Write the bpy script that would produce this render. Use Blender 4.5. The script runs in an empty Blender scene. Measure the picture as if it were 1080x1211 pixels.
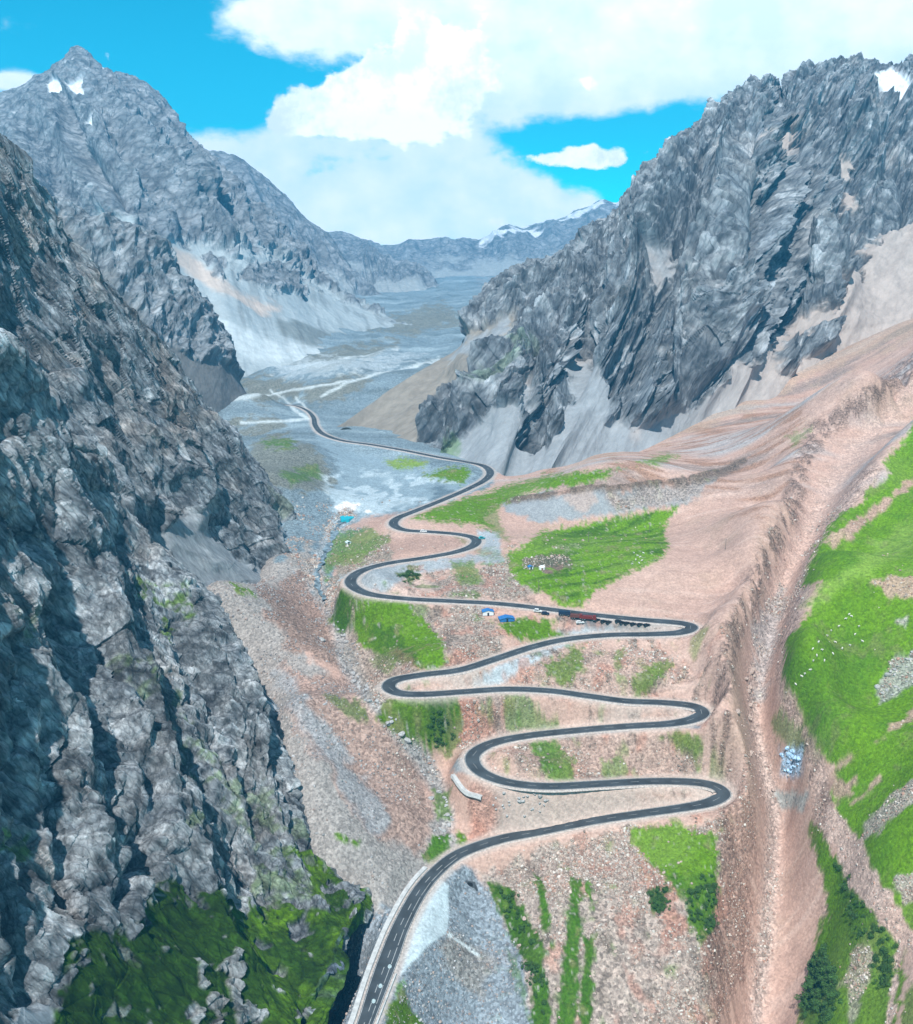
import bpy, math, random
import numpy as np
from mathutils import Vector

# ---------------------------------------------------------------- camera, sky, sun
FPX, PITCH, CZ = 1150.0, math.radians(14.8), 300.0
SP, CP = math.sin(PITCH), math.cos(PITCH)
scene = bpy.context.scene
cam_d = bpy.data.cameras.new('camera'); cam = bpy.data.objects.new('camera', cam_d)
scene.collection.objects.link(cam); scene.camera = cam
cam.location = (0, 0, CZ); cam.rotation_euler = (math.radians(90) - PITCH, 0, 0)
cam_d.sensor_fit = 'VERTICAL'; cam_d.sensor_height = 24.0; cam_d.lens = 24.0 * FPX / 1211.0
cam_d.clip_start = 1; cam_d.clip_end = 30000
scene.view_settings.view_transform = 'Standard'; scene.view_settings.look = 'None'
scene.view_settings.exposure = 0.4; scene.view_settings.gamma = 1.0
scene.view_settings.use_curve_mapping = False

SUN_AZ, SUN_EL = math.radians(-167), math.radians(56)      # azimuth measured from +Y towards +X
sun_dir = Vector((math.sin(SUN_AZ)*math.cos(SUN_EL), math.cos(SUN_AZ)*math.cos(SUN_EL), math.sin(SUN_EL)))
sd = bpy.data.lights.new('sun', 'SUN'); sd.energy = 4.7; sd.angle = math.radians(0.6); sd.color = (1, .96, .9)
so = bpy.data.objects.new('sun', sd); scene.collection.objects.link(so)
so.rotation_euler = sun_dir.to_track_quat('Z', 'Y').to_euler()

def px2azel(px, py):
    u, v = (px-540)/FPX, (py-605.5)/FPX
    x, y, z = u, CP - v*SP, -(SP + v*CP)
    return math.atan2(x, y), math.asin(z/math.sqrt(x*x+y*y+z*z))

world = bpy.data.worlds.new('World'); scene.world = world; world.use_nodes = True
def build_world():
    nt = world.node_tree; N = nt.nodes; L = nt.links; N.clear()
    def nd(t, **k):
        n = N.new(t)
        for a, b in k.items(): setattr(n, a, b)
        return n
    def m(op, a, b=None, c=None, clamp=False):
        n = nd('ShaderNodeMath', operation=op, use_clamp=clamp)
        for i, q in enumerate((a, b, c)):
            if q is None: continue
            if isinstance(q, (int, float)): n.inputs[i].default_value = q
            else: L.new(q, n.inputs[i])
        return n.outputs[0]
    sky = nd('ShaderNodeTexSky', sky_type='NISHITA', sun_disc=False)
    sky.sun_elevation = SUN_EL; sky.sun_rotation = SUN_AZ; sky.altitude = 3000; sky.air_density = 1.0; sky.dust_density = .3
    geo = nd('ShaderNodeTexCoord'); sep = nd('ShaderNodeSeparateXYZ'); L.new(geo.outputs['Generated'], sep.inputs[0])
    x, y, z = sep.outputs
    az = m('ARCTAN2', x, y); el = m('ARCSINE', z)
    cmb = nd('ShaderNodeCombineXYZ'); L.new(az, cmb.inputs[0]); L.new(el, cmb.inputs[1])
    P0 = cmb.outputs[0]
    # edge turbulence: warp the cloud coordinates
    nz = nd('ShaderNodeTexNoise', noise_dimensions='3D'); nz.inputs['Scale'].default_value = 9; nz.inputs['Detail'].default_value = 9; nz.inputs['Roughness'].default_value = .6
    mp = nd('ShaderNodeMapping'); mp.inputs['Scale'].default_value = (1, 1.9, 1); L.new(P0, mp.inputs[0]); L.new(mp.outputs[0], nz.inputs['Vector'])
    def gauss_sum(blobs, P):
        tot = None
        for (bx, by, rx, ry, w) in blobs:
            a, e = px2azel(bx, by)
            s = nd('ShaderNodeVectorMath', operation='SUBTRACT'); L.new(P, s.inputs[0]); s.inputs[1].default_value = (a, e, 0)
            k = nd('ShaderNodeVectorMath', operation='MULTIPLY'); L.new(s.outputs[0], k.inputs[0]); k.inputs[1].default_value = (FPX/rx, FPX/ry, 0)
            d = nd('ShaderNodeVectorMath', operation='DOT_PRODUCT'); L.new(k.outputs[0], d.inputs[0]); L.new(k.outputs[0], d.inputs[1])
            g = m('EXPONENT', m('MULTIPLY', d.outputs['Value'], -0.7))
            tot = m('MULTIPLY', g, w) if tot is None else m('MULTIPLY_ADD', g, w, tot)
        return tot
    # soft high veil
    veil = gauss_sum([(330, 25, 110, 28, .8), (480, 20, 170, 40, 1), (600, 60, 120, 60, 1), (640, 120, 60, 38, .6), (560, 150, 90, 28, .55),
                      (560, 225, 110, 40, .9), (420, 205, 150, 42, 1.1), (320, 195, 70, 50, .9), (480, 262, 200, 26, 1.4), (620, 262, 60, 14, .7),
                      (700, 70, 90, 26, .9), (800, 92, 120, 20, .9), (900, 55, 130, 40, 1), (1010, 30, 150, 60, 1.2), (720, 10, 90, 26, .7),
                      (1150, 60, 120, 90, 1), (820, 25, 60, 22, .7), (10, 50, 40, 60, .5), (18, 97, 36, 8, 1.1), (600, 244, 70, 12, .5),
                      (775, 52, 58, 20, -1.0), (370, 205, 34, 12, -.6), (610, 165, 30, 40, -.3), (250, 60, 60, 60, -.4),
                      (790, 70, 60, 22, -.5), (660, 160, 60, 22, -.7), (440, 188, 60, 6, -.3)], P0)
    cum = gauss_sum([(430, 118, 62, 34, 1.2), (500, 95, 55, 45, 1.2), (350, 145, 42, 16, 1.0), (480, 135, 70, 24, .9), (560, 100, 40, 25, .5),
                     (650, 188, 36, 9, 1.0), (700, 182, 42, 17, 1.2), (590, 262, 28, 10, .7), (520, 50, 60, 30, .8), (694, 100, 12, 7, .8), (725, 188, 24, 11, .7),
                     (665, 30, 40, 20, .6), (870, 20, 60, 25, .7)], P0)
    nf = m('SUBTRACT', nz.outputs['Fac'], .5)
    nz2 = nd('ShaderNodeTexNoise'); nz2.inputs['Scale'].default_value = 26; nz2.inputs['Detail'].default_value = 7; L.new(P0, nz2.inputs['Vector'])
    nf2 = m('SUBTRACT', nz2.outputs['Fac'], .5)
    hi_ = nd('ShaderNodeMapRange', interpolation_type='SMOOTHSTEP'); L.new(el, hi_.inputs['Value']); hi_.inputs['From Min'].default_value = .42; hi_.inputs['From Max'].default_value = .75
    bk_ = nd('ShaderNodeMapRange', interpolation_type='SMOOTHSTEP'); L.new(y, bk_.inputs['Value']); bk_.inputs['From Min'].default_value = .35; bk_.inputs['From Max'].default_value = -.1
    rest = m('MAXIMUM', hi_.outputs['Result'], bk_.outputs['Result'])  # out-of-view sky, filled with added cloud to whiten the ambient light
    dv = m('MULTIPLY_ADD', rest, .62, m('ADD', m('MULTIPLY_ADD', nf, 2.6, veil), m('MULTIPLY', nf2, .8)))
    dc = m('ADD', m('MULTIPLY_ADD', nf, 2.6, cum), m('MULTIPLY', nf2, 2.4))
    def sstep(v, a, b):
        n = nd('ShaderNodeMapRange', interpolation_type='SMOOTHSTEP'); L.new(v, n.inputs['Value'])
        n.inputs['From Min'].default_value = a; n.inputs['From Max'].default_value = b
        return n.outputs['Result']
    fv = sstep(dv, .52, 1.15); fc = sstep(dc, .70, 1.02)
    # broken cloud behind and above the viewer, added for whiter ambient light
    tint = nd('ShaderNodeMix', data_type='RGBA', blend_type='MULTIPLY'); tint.inputs[0].default_value = 1
    L.new(sky.outputs[0], tint.inputs[6]); tint.inputs[7].default_value = (.01, 1.62, 1.6, 1)
    scl = nd('ShaderNodeMix', data_type='RGBA', blend_type='MULTIPLY'); scl.inputs[0].default_value = 1
    L.new(tint.outputs[2], scl.inputs[6]); scl.inputs[7].default_value = (1, 1, 1, 1)
    def mix(fac, A, B):
        n = nd('ShaderNodeMix', data_type='RGBA'); L.new(fac, n.inputs[0]); L.new(A, n.inputs[6])
        if isinstance(B, tuple): n.inputs[7].default_value = B
        else: L.new(B, n.inputs[7])
        return n.outputs[2]
    # cloud brightness varies with its own density
    shade = m('ADD', m('MULTIPLY_ADD', nf, 2.4, .45), m('MULTIPLY', nf2, 2.2), clamp=True)
    vcol = nd('ShaderNodeMix', data_type='RGBA'); L.new(shade, vcol.inputs[0]); vcol.inputs[6].default_value = (11.5, 13.4, 14.4, 1); vcol.inputs[7].default_value = (15.5, 15.6, 15.6, 1)
    c1 = mix(m('MULTIPLY', fv, .93), scl.outputs[2], vcol.outputs[2])
    pz = nd('ShaderNodeTexNoise'); pz.inputs['Scale'].default_value = 17; pz.inputs['Detail'].default_value = 8; pz.inputs['Roughness'].default_value = .62
    sh_ = nd('ShaderNodeVectorMath', operation='ADD'); L.new(P0, sh_.inputs[0]); sh_.inputs[1].default_value = (.013, -.02, .3); L.new(sh_.outputs[0], pz.inputs['Vector'])
    ccol = nd('ShaderNodeMix', data_type='RGBA'); L.new(sstep(pz.outputs['Fac'], .36, .56), ccol.inputs[0]); ccol.inputs[6].default_value = (12.5, 13.6, 14.2, 1); ccol.inputs[7].default_value = (19, 19, 19, 1)
    c2 = mix(fc, c1, ccol.outputs[2])
    bg = nd('ShaderNodeBackground'); bg.inputs['Strength'].default_value = .082; L.new(c2, bg.inputs['Color'])
    out = nd('ShaderNodeOutputWorld'); L.new(bg.outputs[0], out.inputs['Surface'])
build_world()

# ---------------------------------------------------------------- helpers
rng = np.random.default_rng(7); random.seed(7)
def W(px, py, d):
    px, py, d = np.asarray(px, float), np.asarray(py, float), np.asarray(d, float)
    u, v = (px-540)/FPX, (py-605.5)/FPX
    return np.stack([u*d, d*(CP - v*SP), CZ - d*(SP + v*CP)], -1)
def WH(px, py, H):                                          # point H metres below the viewer
    v = (np.asarray(py, float)-605.5)/FPX
    return W(px, py, np.asarray(H, float)/(SP + v*CP))
def proj(P):
    x, y, z = P[..., 0], P[..., 1], P[..., 2]-CZ
    d = np.maximum(y*CP - z*SP, 1e-3)
    return 540 + FPX*x/d, 605.5 + FPX*(-(z*CP) - y*SP)/d

def _h(ix, iy, iz, seed):
    n = (ix*np.uint32(374761393) + iy*np.uint32(668265263) + iz*np.uint32(2147483647 - 57) + np.uint32(seed)*np.uint32(974711))
    n = (n ^ (n >> np.uint32(13)))*np.uint32(1274126177)
    n = (n ^ (n >> np.uint32(16)))*np.uint32(2246822519)
    return n ^ (n >> np.uint32(15))
def noise(x, y, z=None, seed=0):
    """gradient noise about -1..1"""
    x = np.asarray(x, np.float32); y = np.asarray(y, np.float32)
    z = np.zeros_like(x) if z is None else np.asarray(z, np.float32)
    fx, fy, fz = np.floor(x), np.floor(y), np.floor(z)
    ix, iy, iz = fx.astype(np.int64).astype(np.uint32), fy.astype(np.int64).astype(np.uint32), fz.astype(np.int64).astype(np.uint32)
    x, y, z = x-fx, y-fy, z-fz
    u, v, w = x*x*x*(x*(x*6-15)+10), y*y*y*(y*(y*6-15)+10), z*z*z*(z*(z*6-15)+10)
    r = 0
    one = np.uint32(1)
    for dx in (0, 1):
        wx = u if dx else 1-u
        for dy in (0, 1):
            wy = v if dy else 1-v
            for dz in (0, 1):
                wz = w if dz else 1-w
                h = _h(ix+np.uint32(dx), iy+np.uint32(dy), iz+np.uint32(dz), seed)
                g1 = (h & np.uint32(1023)).astype(np.float32)/511.5-1
                g2 = ((h >> np.uint32(10)) & np.uint32(1023)).astype(np.float32)/511.5-1
                g3 = ((h >> np.uint32(20)) & np.uint32(1023)).astype(np.float32)/511.5-1
                r = r + wx*wy*wz*(g1*(x-dx) + g2*(y-dy) + g3*(z-dz))
    return r*1.5
def fbm(x, y, z=None, o=4, seed=0, g=.5, lac=2.03):
    a, t, s = 1.0, 0, 0
    for i in range(o):
        t = t + a*noise(x, y, z, seed+i*17); s += a
        x = x*lac+3.7; y = y*lac+1.3; z = None if z is None else z*lac+5.1; a *= g
    return t/s
def ridged(x, y, z=None, o=4, seed=0, g=.5, lac=2.07):
    a, t, s, prev = 1.0, 0, 0, 1.0
    for i in range(o):
        n = 1-np.abs(noise(x, y, z, seed+i*13))*1.8
        n = np.clip(n, -1, 1)
        t = t + a*n*prev; s += a
        prev = np.clip(n*1.2, .15, 1)
        x = x*lac+7.7; y = y*lac+2.3; z = None if z is None else z*lac+9.1; a *= g
    return t/s
def worley(x, y, z, seed=0):
    """F1 and a value of the nearest cell"""
    x, y, z = (np.asarray(q, np.float32) for q in (x, y, z))
    fx, fy, fz = np.floor(x), np.floor(y), np.floor(z)
    ix, iy, iz = fx.astype(np.int64), fy.astype(np.int64), fz.astype(np.int64)
    best = np.full(x.shape, 9, np.float32); sec = best.copy(); val = np.zeros(x.shape, np.float32)
    for dx in (-1, 0, 1):
        for dy in (-1, 0, 1):
            for dz in (-1, 0, 1):
                h = _h((ix+dx).astype(np.uint32), (iy+dy).astype(np.uint32), (iz+dz).astype(np.uint32), seed)
                a = (h & np.uint32(1023)).astype(np.float32)/1023
                b = ((h >> np.uint32(10)) & np.uint32(1023)).astype(np.float32)/1023
                c = ((h >> np.uint32(20)) & np.uint32(1023)).astype(np.float32)/1023
                d = (fx+dx+a-x)**2 + (fy+dy+b-y)**2 + (fz+dz+c-z)**2
                m = d < best
                sec = np.where(m, best, np.minimum(sec, d)); best = np.where(m, d, best)
                val = np.where(m, (a*7.31+b*3.17+c*5.7) % 1.0, val)
    return np.sqrt(best), np.sqrt(sec), val
def ss(x, a, b):
    t = np.clip((x-a)/(b-a), 0, 1); return t*t*(3-2*t)
def sdpoly(X, Y, poly):
    """signed distance in px, positive inside"""
    out = np.full(X.shape, -60.0, np.float32)
    p = np.array(poly, float); lo, hi = p.min(0)-40, p.max(0)+40
    k = (X > lo[0]) & (X < hi[0]) & (Y > lo[1]) & (Y < hi[1])
    if not k.any(): return out
    x, y = X[k], Y[k]; dd = np.full(x.shape, 1e9); ins = np.zeros(x.shape, bool)
    q = np.roll(p, -1, 0)
    for (ax, ay), (bx, by) in zip(p, q):
        ex, ey = bx-ax, by-ay; wx, wy = x-ax, y-ay
        t = np.clip((wx*ex+wy*ey)/max(ex*ex+ey*ey, 1e-9), 0, 1)
        dd = np.minimum(dd, (wx-t*ex)**2+(wy-t*ey)**2)
        c = ((ay > y) != (by > y)) & (x < ex*(y-ay)/((ey if ey else 1e-9)) + ax)
        ins ^= c
    s = np.sqrt(dd); out[k] = np.where(ins, s, -s)
    return out
def sdline(X, Y, pts, pad=40):
    out = np.full(X.shape, 999.0, np.float32)
    p = np.array(pts, float); lo, hi = p.min(0)-pad, p.max(0)+pad
    k = (X > lo[0]) & (X < hi[0]) & (Y > lo[1]) & (Y < hi[1])
    if not k.any(): return out
    x, y = X[k], Y[k]; dd = np.full(x.shape, 1e9)
    for (ax, ay), (bx, by) in zip(p[:-1], p[1:]):
        ex, ey = bx-ax, by-ay; wx, wy = x-ax, y-ay
        t = np.clip((wx*ex+wy*ey)/max(ex*ex+ey*ey, 1e-9), 0, 1)
        dd = np.minimum(dd, (wx-t*ex)**2+(wy-t*ey)**2)
    out[k] = np.sqrt(dd); return out
def lerp(a, b, m): return a + (b-a)*m[..., None]
def C3(*c): return np.array(c, np.float32)

def link(o, parent=None):
    scene.collection.objects.link(o)
    if parent is not None: o.parent = parent
    return o
def tag(o, label=None, cat=None, group=None, kind=None):
    if label: o['label'] = label
    if cat: o['category'] = cat
    if group: o['group'] = group
    if kind: o['kind'] = kind
    return o
def mesh_np(name, V, F, mat, smooth=False, attrs=None, parent=None):
    """V (n,3), F (m,k)"""
    me = bpy.data.meshes.new(name); V = np.ascontiguousarray(V, np.float32); F = np.ascontiguousarray(F, np.int32)
    me.vertices.add(len(V)); me.vertices.foreach_set('co', V.ravel())
    k = F.shape[1]; me.loops.add(F.size); me.loops.foreach_set('vertex_index', F.ravel())
    me.polygons.add(len(F)); me.polygons.foreach_set('loop_start', np.arange(0, F.size, k, dtype=np.int32))
    me.polygons.foreach_set('loop_total', np.full(len(F), k, np.int32))
    me.update(calc_edges=True)
    me.polygons.foreach_set('use_smooth', np.full(len(F), bool(smooth)))
    for nm, a in (attrs or {}).items():
        if a.ndim == 2:
            at = me.attributes.new(nm, 'FLOAT_COLOR', 'POINT')
            at.data.foreach_set('color', np.concatenate([a, np.ones((len(a), 1))], 1).astype(np.float32).ravel())
        else:
            at = me.attributes.new(nm, 'FLOAT', 'POINT'); at.data.foreach_set('value', a.astype(np.float32))
    if mat: me.materials.append(mat)
    return link(bpy.data.objects.new(name, me), parent)
def gridfaces(nr, nc, keep=None):
    i = np.arange(nr*nc).reshape(nr, nc)
    F = np.stack([i[:-1, :-1], i[:-1, 1:], i[1:, 1:], i[1:, :-1]], -1).reshape(-1, 4)
    return F if keep is None else F[keep.ravel()]

# ---------------------------------------------------------------- materials
def basis(axis):
    a = np.array(axis, float); a /= np.linalg.norm(a); e1 = np.cross(a, (0, 0, 1.0)); e1 /= np.linalg.norm(e1); e2 = np.cross(a, e1); return e1, e2, a
def aniso(G, axis, st):
    e1, e2, a = basis(axis); return G@e1, G@e2, (G@a)*st
def mat_terrain(name, axis=None, ast=.3, crack=0.0, crack_scale=.3, s1=.35, bump=1.0, var=.5, dist=.6, rough=.95, s2=.09, stretch=(1, 1, 1), speck=.0, speck_scale=.5):
    """albedo from the 'Col' attribute, broken up by world-space mineral variation; relief by bump"""
    m = bpy.data.materials.new(name); m.use_nodes = True; nt = m.node_tree; N = nt.nodes; L = nt.links
    b = N['Principled BSDF']; b.inputs['Roughness'].default_value = rough; b.inputs['Specular IOR Level'].default_value = .15
    at = N.new('ShaderNodeAttribute'); at.attribute_name = 'Col'
    tc = N.new('ShaderNodeNewGeometry'); mp = N.new('ShaderNodeMapping'); mp.inputs['Scale'].default_value = stretch
    def rotd(src):
        if axis is None: return src
        e1, e2, a_ = basis(axis); cb = N.new('ShaderNodeCombineXYZ')
        for i_, (e_, k_) in enumerate(((e1, 1), (e2, 1), (a_, ast))):
            dn = N.new('ShaderNodeVectorMath'); dn.operation = 'DOT_PRODUCT'; L.new(src, dn.inputs[0]); dn.inputs[1].default_value = tuple(e_*k_); L.new(dn.outputs['Value'], cb.inputs[i_])
        return cb.outputs[0]
    L.new(rotd(tc.outputs['Position']), mp.inputs[0])
    n1 = N.new('ShaderNodeTexNoise'); n1.inputs['Scale'].default_value = s1; n1.inputs['Detail'].default_value = 8; n1.inputs['Roughness'].default_value = .76
    n2 = N.new('ShaderNodeTexVoronoi'); n2.inputs['Scale'].default_value = speck_scale; n2.feature = 'F1'
    L.new(mp.outputs[0], n1.inputs['Vector']); L.new(mp.outputs[0], n2.inputs['Vector'])
    mr = N.new('ShaderNodeMapRange'); mr.inputs['From Min'].default_value = .3; mr.inputs['From Max'].default_value = .7
    mr.inputs['To Min'].default_value = 1-var; mr.inputs['To Max'].default_value = 1+var; L.new(n1.outputs['Fac'], mr.inputs['Value'])
    vr = N.new('ShaderNodeSeparateColor'); L.new(n2.outputs['Color'], vr.inputs[0])
    m2 = N.new('ShaderNodeMapRange'); m2.inputs['To Min'].default_value = 1-speck; m2.inputs['To Max'].default_value = 1+speck; L.new(vr.outputs[0], m2.inputs['Value'])
    rr = N.new('ShaderNodeAttribute'); rr.attribute_name = 'Rgh'
    lo = N.new('ShaderNodeMath'); lo.operation = 'SUBTRACT'; lo.inputs[0].default_value = 1; ml = N.new('ShaderNodeMath'); ml.operation = 'MULTIPLY'; ml.inputs[1].default_value = speck; L.new(rr.outputs['Fac'], ml.inputs[0]); L.new(ml.outputs[0], lo.inputs[1])
    hi = N.new('ShaderNodeMath'); hi.operation = 'MULTIPLY_ADD'; hi.inputs[1].default_value = speck*1.3; hi.inputs[2].default_value = 1; L.new(rr.outputs['Fac'], hi.inputs[0])
    L.new(lo.outputs[0], m2.inputs['To Min']); L.new(hi.outputs[0], m2.inputs['To Max'])
    ca = N.new('ShaderNodeMath'); ca.operation = 'ADD'; ca.use_clamp = True; L.new(rr.outputs['Fac'], ca.inputs[0]); ca.inputs[1].default_value = .3
    mxv = N.new('ShaderNodeMix'); L.new(ca.outputs[0], mxv.inputs[0]); mxv.inputs[2].default_value = 1; L.new(mr.outputs[0], mxv.inputs[3])
    mu = N.new('ShaderNodeMath'); mu.operation = 'MULTIPLY'; L.new(mxv.outputs[0], mu.inputs[0]); L.new(m2.outputs[0], mu.inputs[1])
    lines = None
    if crack:
        wn = N.new('ShaderNodeTexNoise'); wn.inputs['Scale'].default_value = crack_scale*.8; wn.inputs['Detail'].default_value = 4; L.new(tc.outputs['Position'], wn.inputs['Vector'])
        wa = N.new('ShaderNodeVectorMath'); wa.operation = 'MULTIPLY_ADD'; L.new(wn.outputs['Color'], wa.inputs[0]); wa.inputs[1].default_value = (.55/crack_scale,)*3; L.new(tc.outputs['Position'], wa.inputs[2])
        for k_, (sc_, rot, st_) in enumerate(((crack_scale, (0, 0, 0), (1, 1, .8)), (crack_scale*2.7, (.25, .2, .6), (1, 1, 1.0)))):
            mp2 = N.new('ShaderNodeMapping'); mp2.inputs['Rotation'].default_value = rot; mp2.inputs['Scale'].default_value = st_; L.new(rotd(wa.outputs[0]), mp2.inputs[0])
            vo = N.new('ShaderNodeTexVoronoi'); vo.feature = 'DISTANCE_TO_EDGE'; vo.inputs['Scale'].default_value = sc_; L.new(mp2.outputs[0], vo.inputs['Vector'])
            mm = N.new('ShaderNodeMapRange'); mm.inputs['From Max'].default_value = .13; mm.inputs['To Min'].default_value = 1-crack*(1 if k_ == 0 else .8); L.new(vo.outputs['Distance'], mm.inputs['Value'])
            if lines is None: lines = mm.outputs[0]
            else:
                ml2 = N.new('ShaderNodeMath'); ml2.operation = 'MULTIPLY'; L.new(lines, ml2.inputs[0]); L.new(mm.outputs[0], ml2.inputs[1]); lines = ml2.outputs[0]
        ra2 = N.new('ShaderNodeAttribute'); ra2.attribute_name = 'Rgh'
        cl_ = N.new('ShaderNodeMath'); cl_.operation = 'MULTIPLY'; cl_.use_clamp = True; L.new(ra2.outputs['Fac'], cl_.inputs[0]); cl_.inputs[1].default_value = 1.0
        mx_ = N.new('ShaderNodeMix'); L.new(cl_.outputs[0], mx_.inputs[0]); mx_.inputs[2].default_value = 1; L.new(lines, mx_.inputs[3]); lines = mx_.outputs[0]
        m3 = N.new('ShaderNodeMath'); m3.operation = 'MULTIPLY'; L.new(mu.outputs[0], m3.inputs[0]); L.new(lines, m3.inputs[1]); mu = m3
    vm = N.new('ShaderNodeVectorMath'); vm.operation = 'SCALE'; L.new(at.outputs['Color'], vm.inputs[0]); L.new(mu.outputs[0], vm.inputs['Scale'])
    L.new(vm.outputs[0], b.inputs['Base Color'])
    ra = N.new('ShaderNodeAttribute'); ra.attribute_name = 'Rgh'
    hm = N.new('ShaderNodeMath'); hm.operation = 'MULTIPLY_ADD'; L.new(n2.outputs['Distance'], hm.inputs[0]); hm.inputs[1].default_value = -.5*speck; L.new(n1.outputs['Fac'], hm.inputs[2])
    h2 = N.new('ShaderNodeMath'); h2.operation = 'MULTIPLY'; L.new(hm.outputs[0], h2.inputs[0]); L.new(ra.outputs['Fac'], h2.inputs[1])
    if lines is not None:
        h3 = N.new('ShaderNodeMath'); h3.operation = 'MULTIPLY_ADD'; L.new(lines, h3.inputs[0]); h3.inputs[1].default_value = .35; L.new(h2.outputs[0], h3.inputs[2]); h2 = h3
    bp = N.new('ShaderNodeBump'); bp.inputs['Strength'].default_value = bump; bp.inputs['Distance'].default_value = dist
    L.new(h2.outputs[0], bp.inputs['Height']); L.new(bp.outputs[0], b.inputs['Normal'])
    return m
def mat_plain(name, col, rough=.7, var=.12, scale=3.0, metal=0.0, bump=0.0):
    m = bpy.data.materials.new(name); m.use_nodes = True; nt = m.node_tree; N = nt.nodes; L = nt.links
    b = N['Principled BSDF']; b.inputs['Roughness'].default_value = rough; b.inputs['Metallic'].default_value = metal
    tc = N.new('ShaderNodeNewGeometry'); n = N.new('ShaderNodeTexNoise'); n.inputs['Scale'].default_value = scale; n.inputs['Detail'].default_value = 6
    L.new(tc.outputs['Position'], n.inputs['Vector'])
    mr = N.new('ShaderNodeMapRange'); mr.inputs['From Min'].default_value = .3; mr.inputs['From Max'].default_value = .7
    mr.inputs['To Min'].default_value = 1-var; mr.inputs['To Max'].default_value = 1+var; L.new(n.outputs['Fac'], mr.inputs['Value'])
    vm = N.new('ShaderNodeVectorMath'); vm.operation = 'SCALE'; vm.inputs[0].default_value = col[:3]; L.new(mr.outputs[0], vm.inputs['Scale'])
    L.new(vm.outputs[0], b.inputs['Base Color'])
    if bump:
        bp = N.new('ShaderNodeBump'); bp.inputs['Strength'].default_value = bump; bp.inputs['Distance'].default_value = .3
        L.new(n.outputs['Fac'], bp.inputs['Height']); L.new(bp.outputs[0], b.inputs['Normal'])
    return m
AX_L, AX_R = (.50, .15, -.85), (-.50, -.30, -.80)
M_NEAR = mat_terrain('near_rock', axis=AX_L, ast=.28, crack=.42, crack_scale=.16, s1=.5, bump=.9, var=.6, dist=1.9, stretch=(1, 1, 1), speck=.25, speck_scale=.55)
M_ROCK = mat_terrain('mountain_rock', axis=AX_R, ast=.22, crack=.38, crack_scale=.045, s1=.10, bump=.75, var=.5, dist=6.0, stretch=(1, 1, 1), speck=.15, speck_scale=.2)
M_FAR = mat_terrain('far_rock', crack=.4, crack_scale=.018, s1=.06, bump=.7, var=.45, dist=14.0, speck=.1, speck_scale=.06)
M_GRND = mat_terrain('valley_ground', s1=.8, bump=1, var=.5, dist=1.3, speck=.42, speck_scale=.9)

# palette: base colours of the materials themselves
SAND = C3(.46, .305, .25); SANDL = C3(.53, .385, .33); RED = C3(.385, .185, .135); TAN = C3(.36, .27, .20)
GRAV = C3(.25, .29, .33); GRAVL = C3(.40, .46, .50); STONE = C3(.33, .31, .30); DIRT = C3(.17, .13, .105)
GRASS = C3(.115, .235, .008); GRASSD = C3(.034, .085, .006); GRASSY = C3(.24, .36, .07); SHRUB = C3(.02, .07, .012)
ROCK = C3(.235, .26, .285); ROCKL = C3(.52, .55, .58); ROCKD = C3(.055, .065, .08); ROCKB = C3(.30, .25, .22); SNOW = C3(.70, .74, .78)
SCREE = C3(.28, .30, .32); SCREEP = C3(.40, .335, .30)

# ---------------------------------------------------------------- road line: photo x, photo y, metres below the viewer, half width
ROAD = [(402,1300,264,3.0),(418,1248,263,3.2),(434,1205,262,3.5),(448,1165,261.5,4.2),(461,1130,261,4.5),(475,1094,260,4.2),(496,1055,259,4.1),(518,1029,258,4.0),(545,1009,257,3.9),
 (590,993,255,3.8),(640,983,253,3.6),(700,971,250,3.6),(760,962,247.5,3.6),(815,954,245,3.8),(842,948,243.6,4.2),(855,939,242.4,4.4),(846,930,241.2,4.2),(820,925,240,3.9),(770,924,238.6,3.6),
 (710,927,236.8,3.6),(650,930,235,3.6),(605,926,233.4,3.7),(574,916,232,4),(560,903,230.7,4.2),(562,890,229.4,4.2),(585,878,228,3.9),(625,870,226.4,3.6),(680,864,224.6,3.6),
 (740,859,222.6,3.6),(790,856,220.8,3.8),(818,851,219.6,4.1),(831,843,218.5,4.3),(820,835,217.4,4.1),(785,831,216.2,3.7),(740,829,214.8,3.6),(695,823,213.3,3.6),(650,817,211.8,3.6),(600,815,210.4,3.6),
 (550,818,209.2,3.6),(505,821,208,3.7),(474,820,207,4),(460,813,206.1,4.2),(468,804,205.1,4.1),(500,798,203.9,3.7),(545,792,202.6,3.6),(590,778,201.4,3.6),(630,765,200.2,3.6),(670,756,199,3.6),
 (720,751,197.7,3.6),(770,750,196.4,3.8),(804,748,195.5,4.1),(818,742,194.9,4.3),(806,737,194.2,4.2),(760,733,193.2,3.8),(700,727,192,3.7),(645,720,190.9,3.6),(590,714,189.8,3.6),(535,711,188.6,3.6),
 (480,708,187.4,3.7),(435,702,186.3,4),(415,690,185.4,4.2),(424,677,184.5,4),(455,667,183.6,3.6),(500,660,182.6,3.6),(538,653,181.6,3.7),(560,645,180.9,4),(562,637,180.3,4),(543,632,179.8,3.7),
 (510,629,179.2,3.6),(480,627,178.7,3.7),(466,621,178.3,3.9),(470,613,177.8,3.8),(492,604,177.1,3.6),(522,592,176.1,3.5),(552,579,175,3.5),(573,568,174,3.7),(580,559,173.2,3.9),(572,551,172.6,3.9),
 (550,546,172.2,3.6),(520,541,171.8,3.5),(480,533,171.2,3.5),(440,526,170.5,3.5),(405,521,169.6,3.5),(382,513,168.4,3.5),(373,503,167,3.3),(371,494,165.6,3.0),(364,486,164,2.6),(350,480,162.5,2.4),(330,478,161.5,2.2)]
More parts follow.
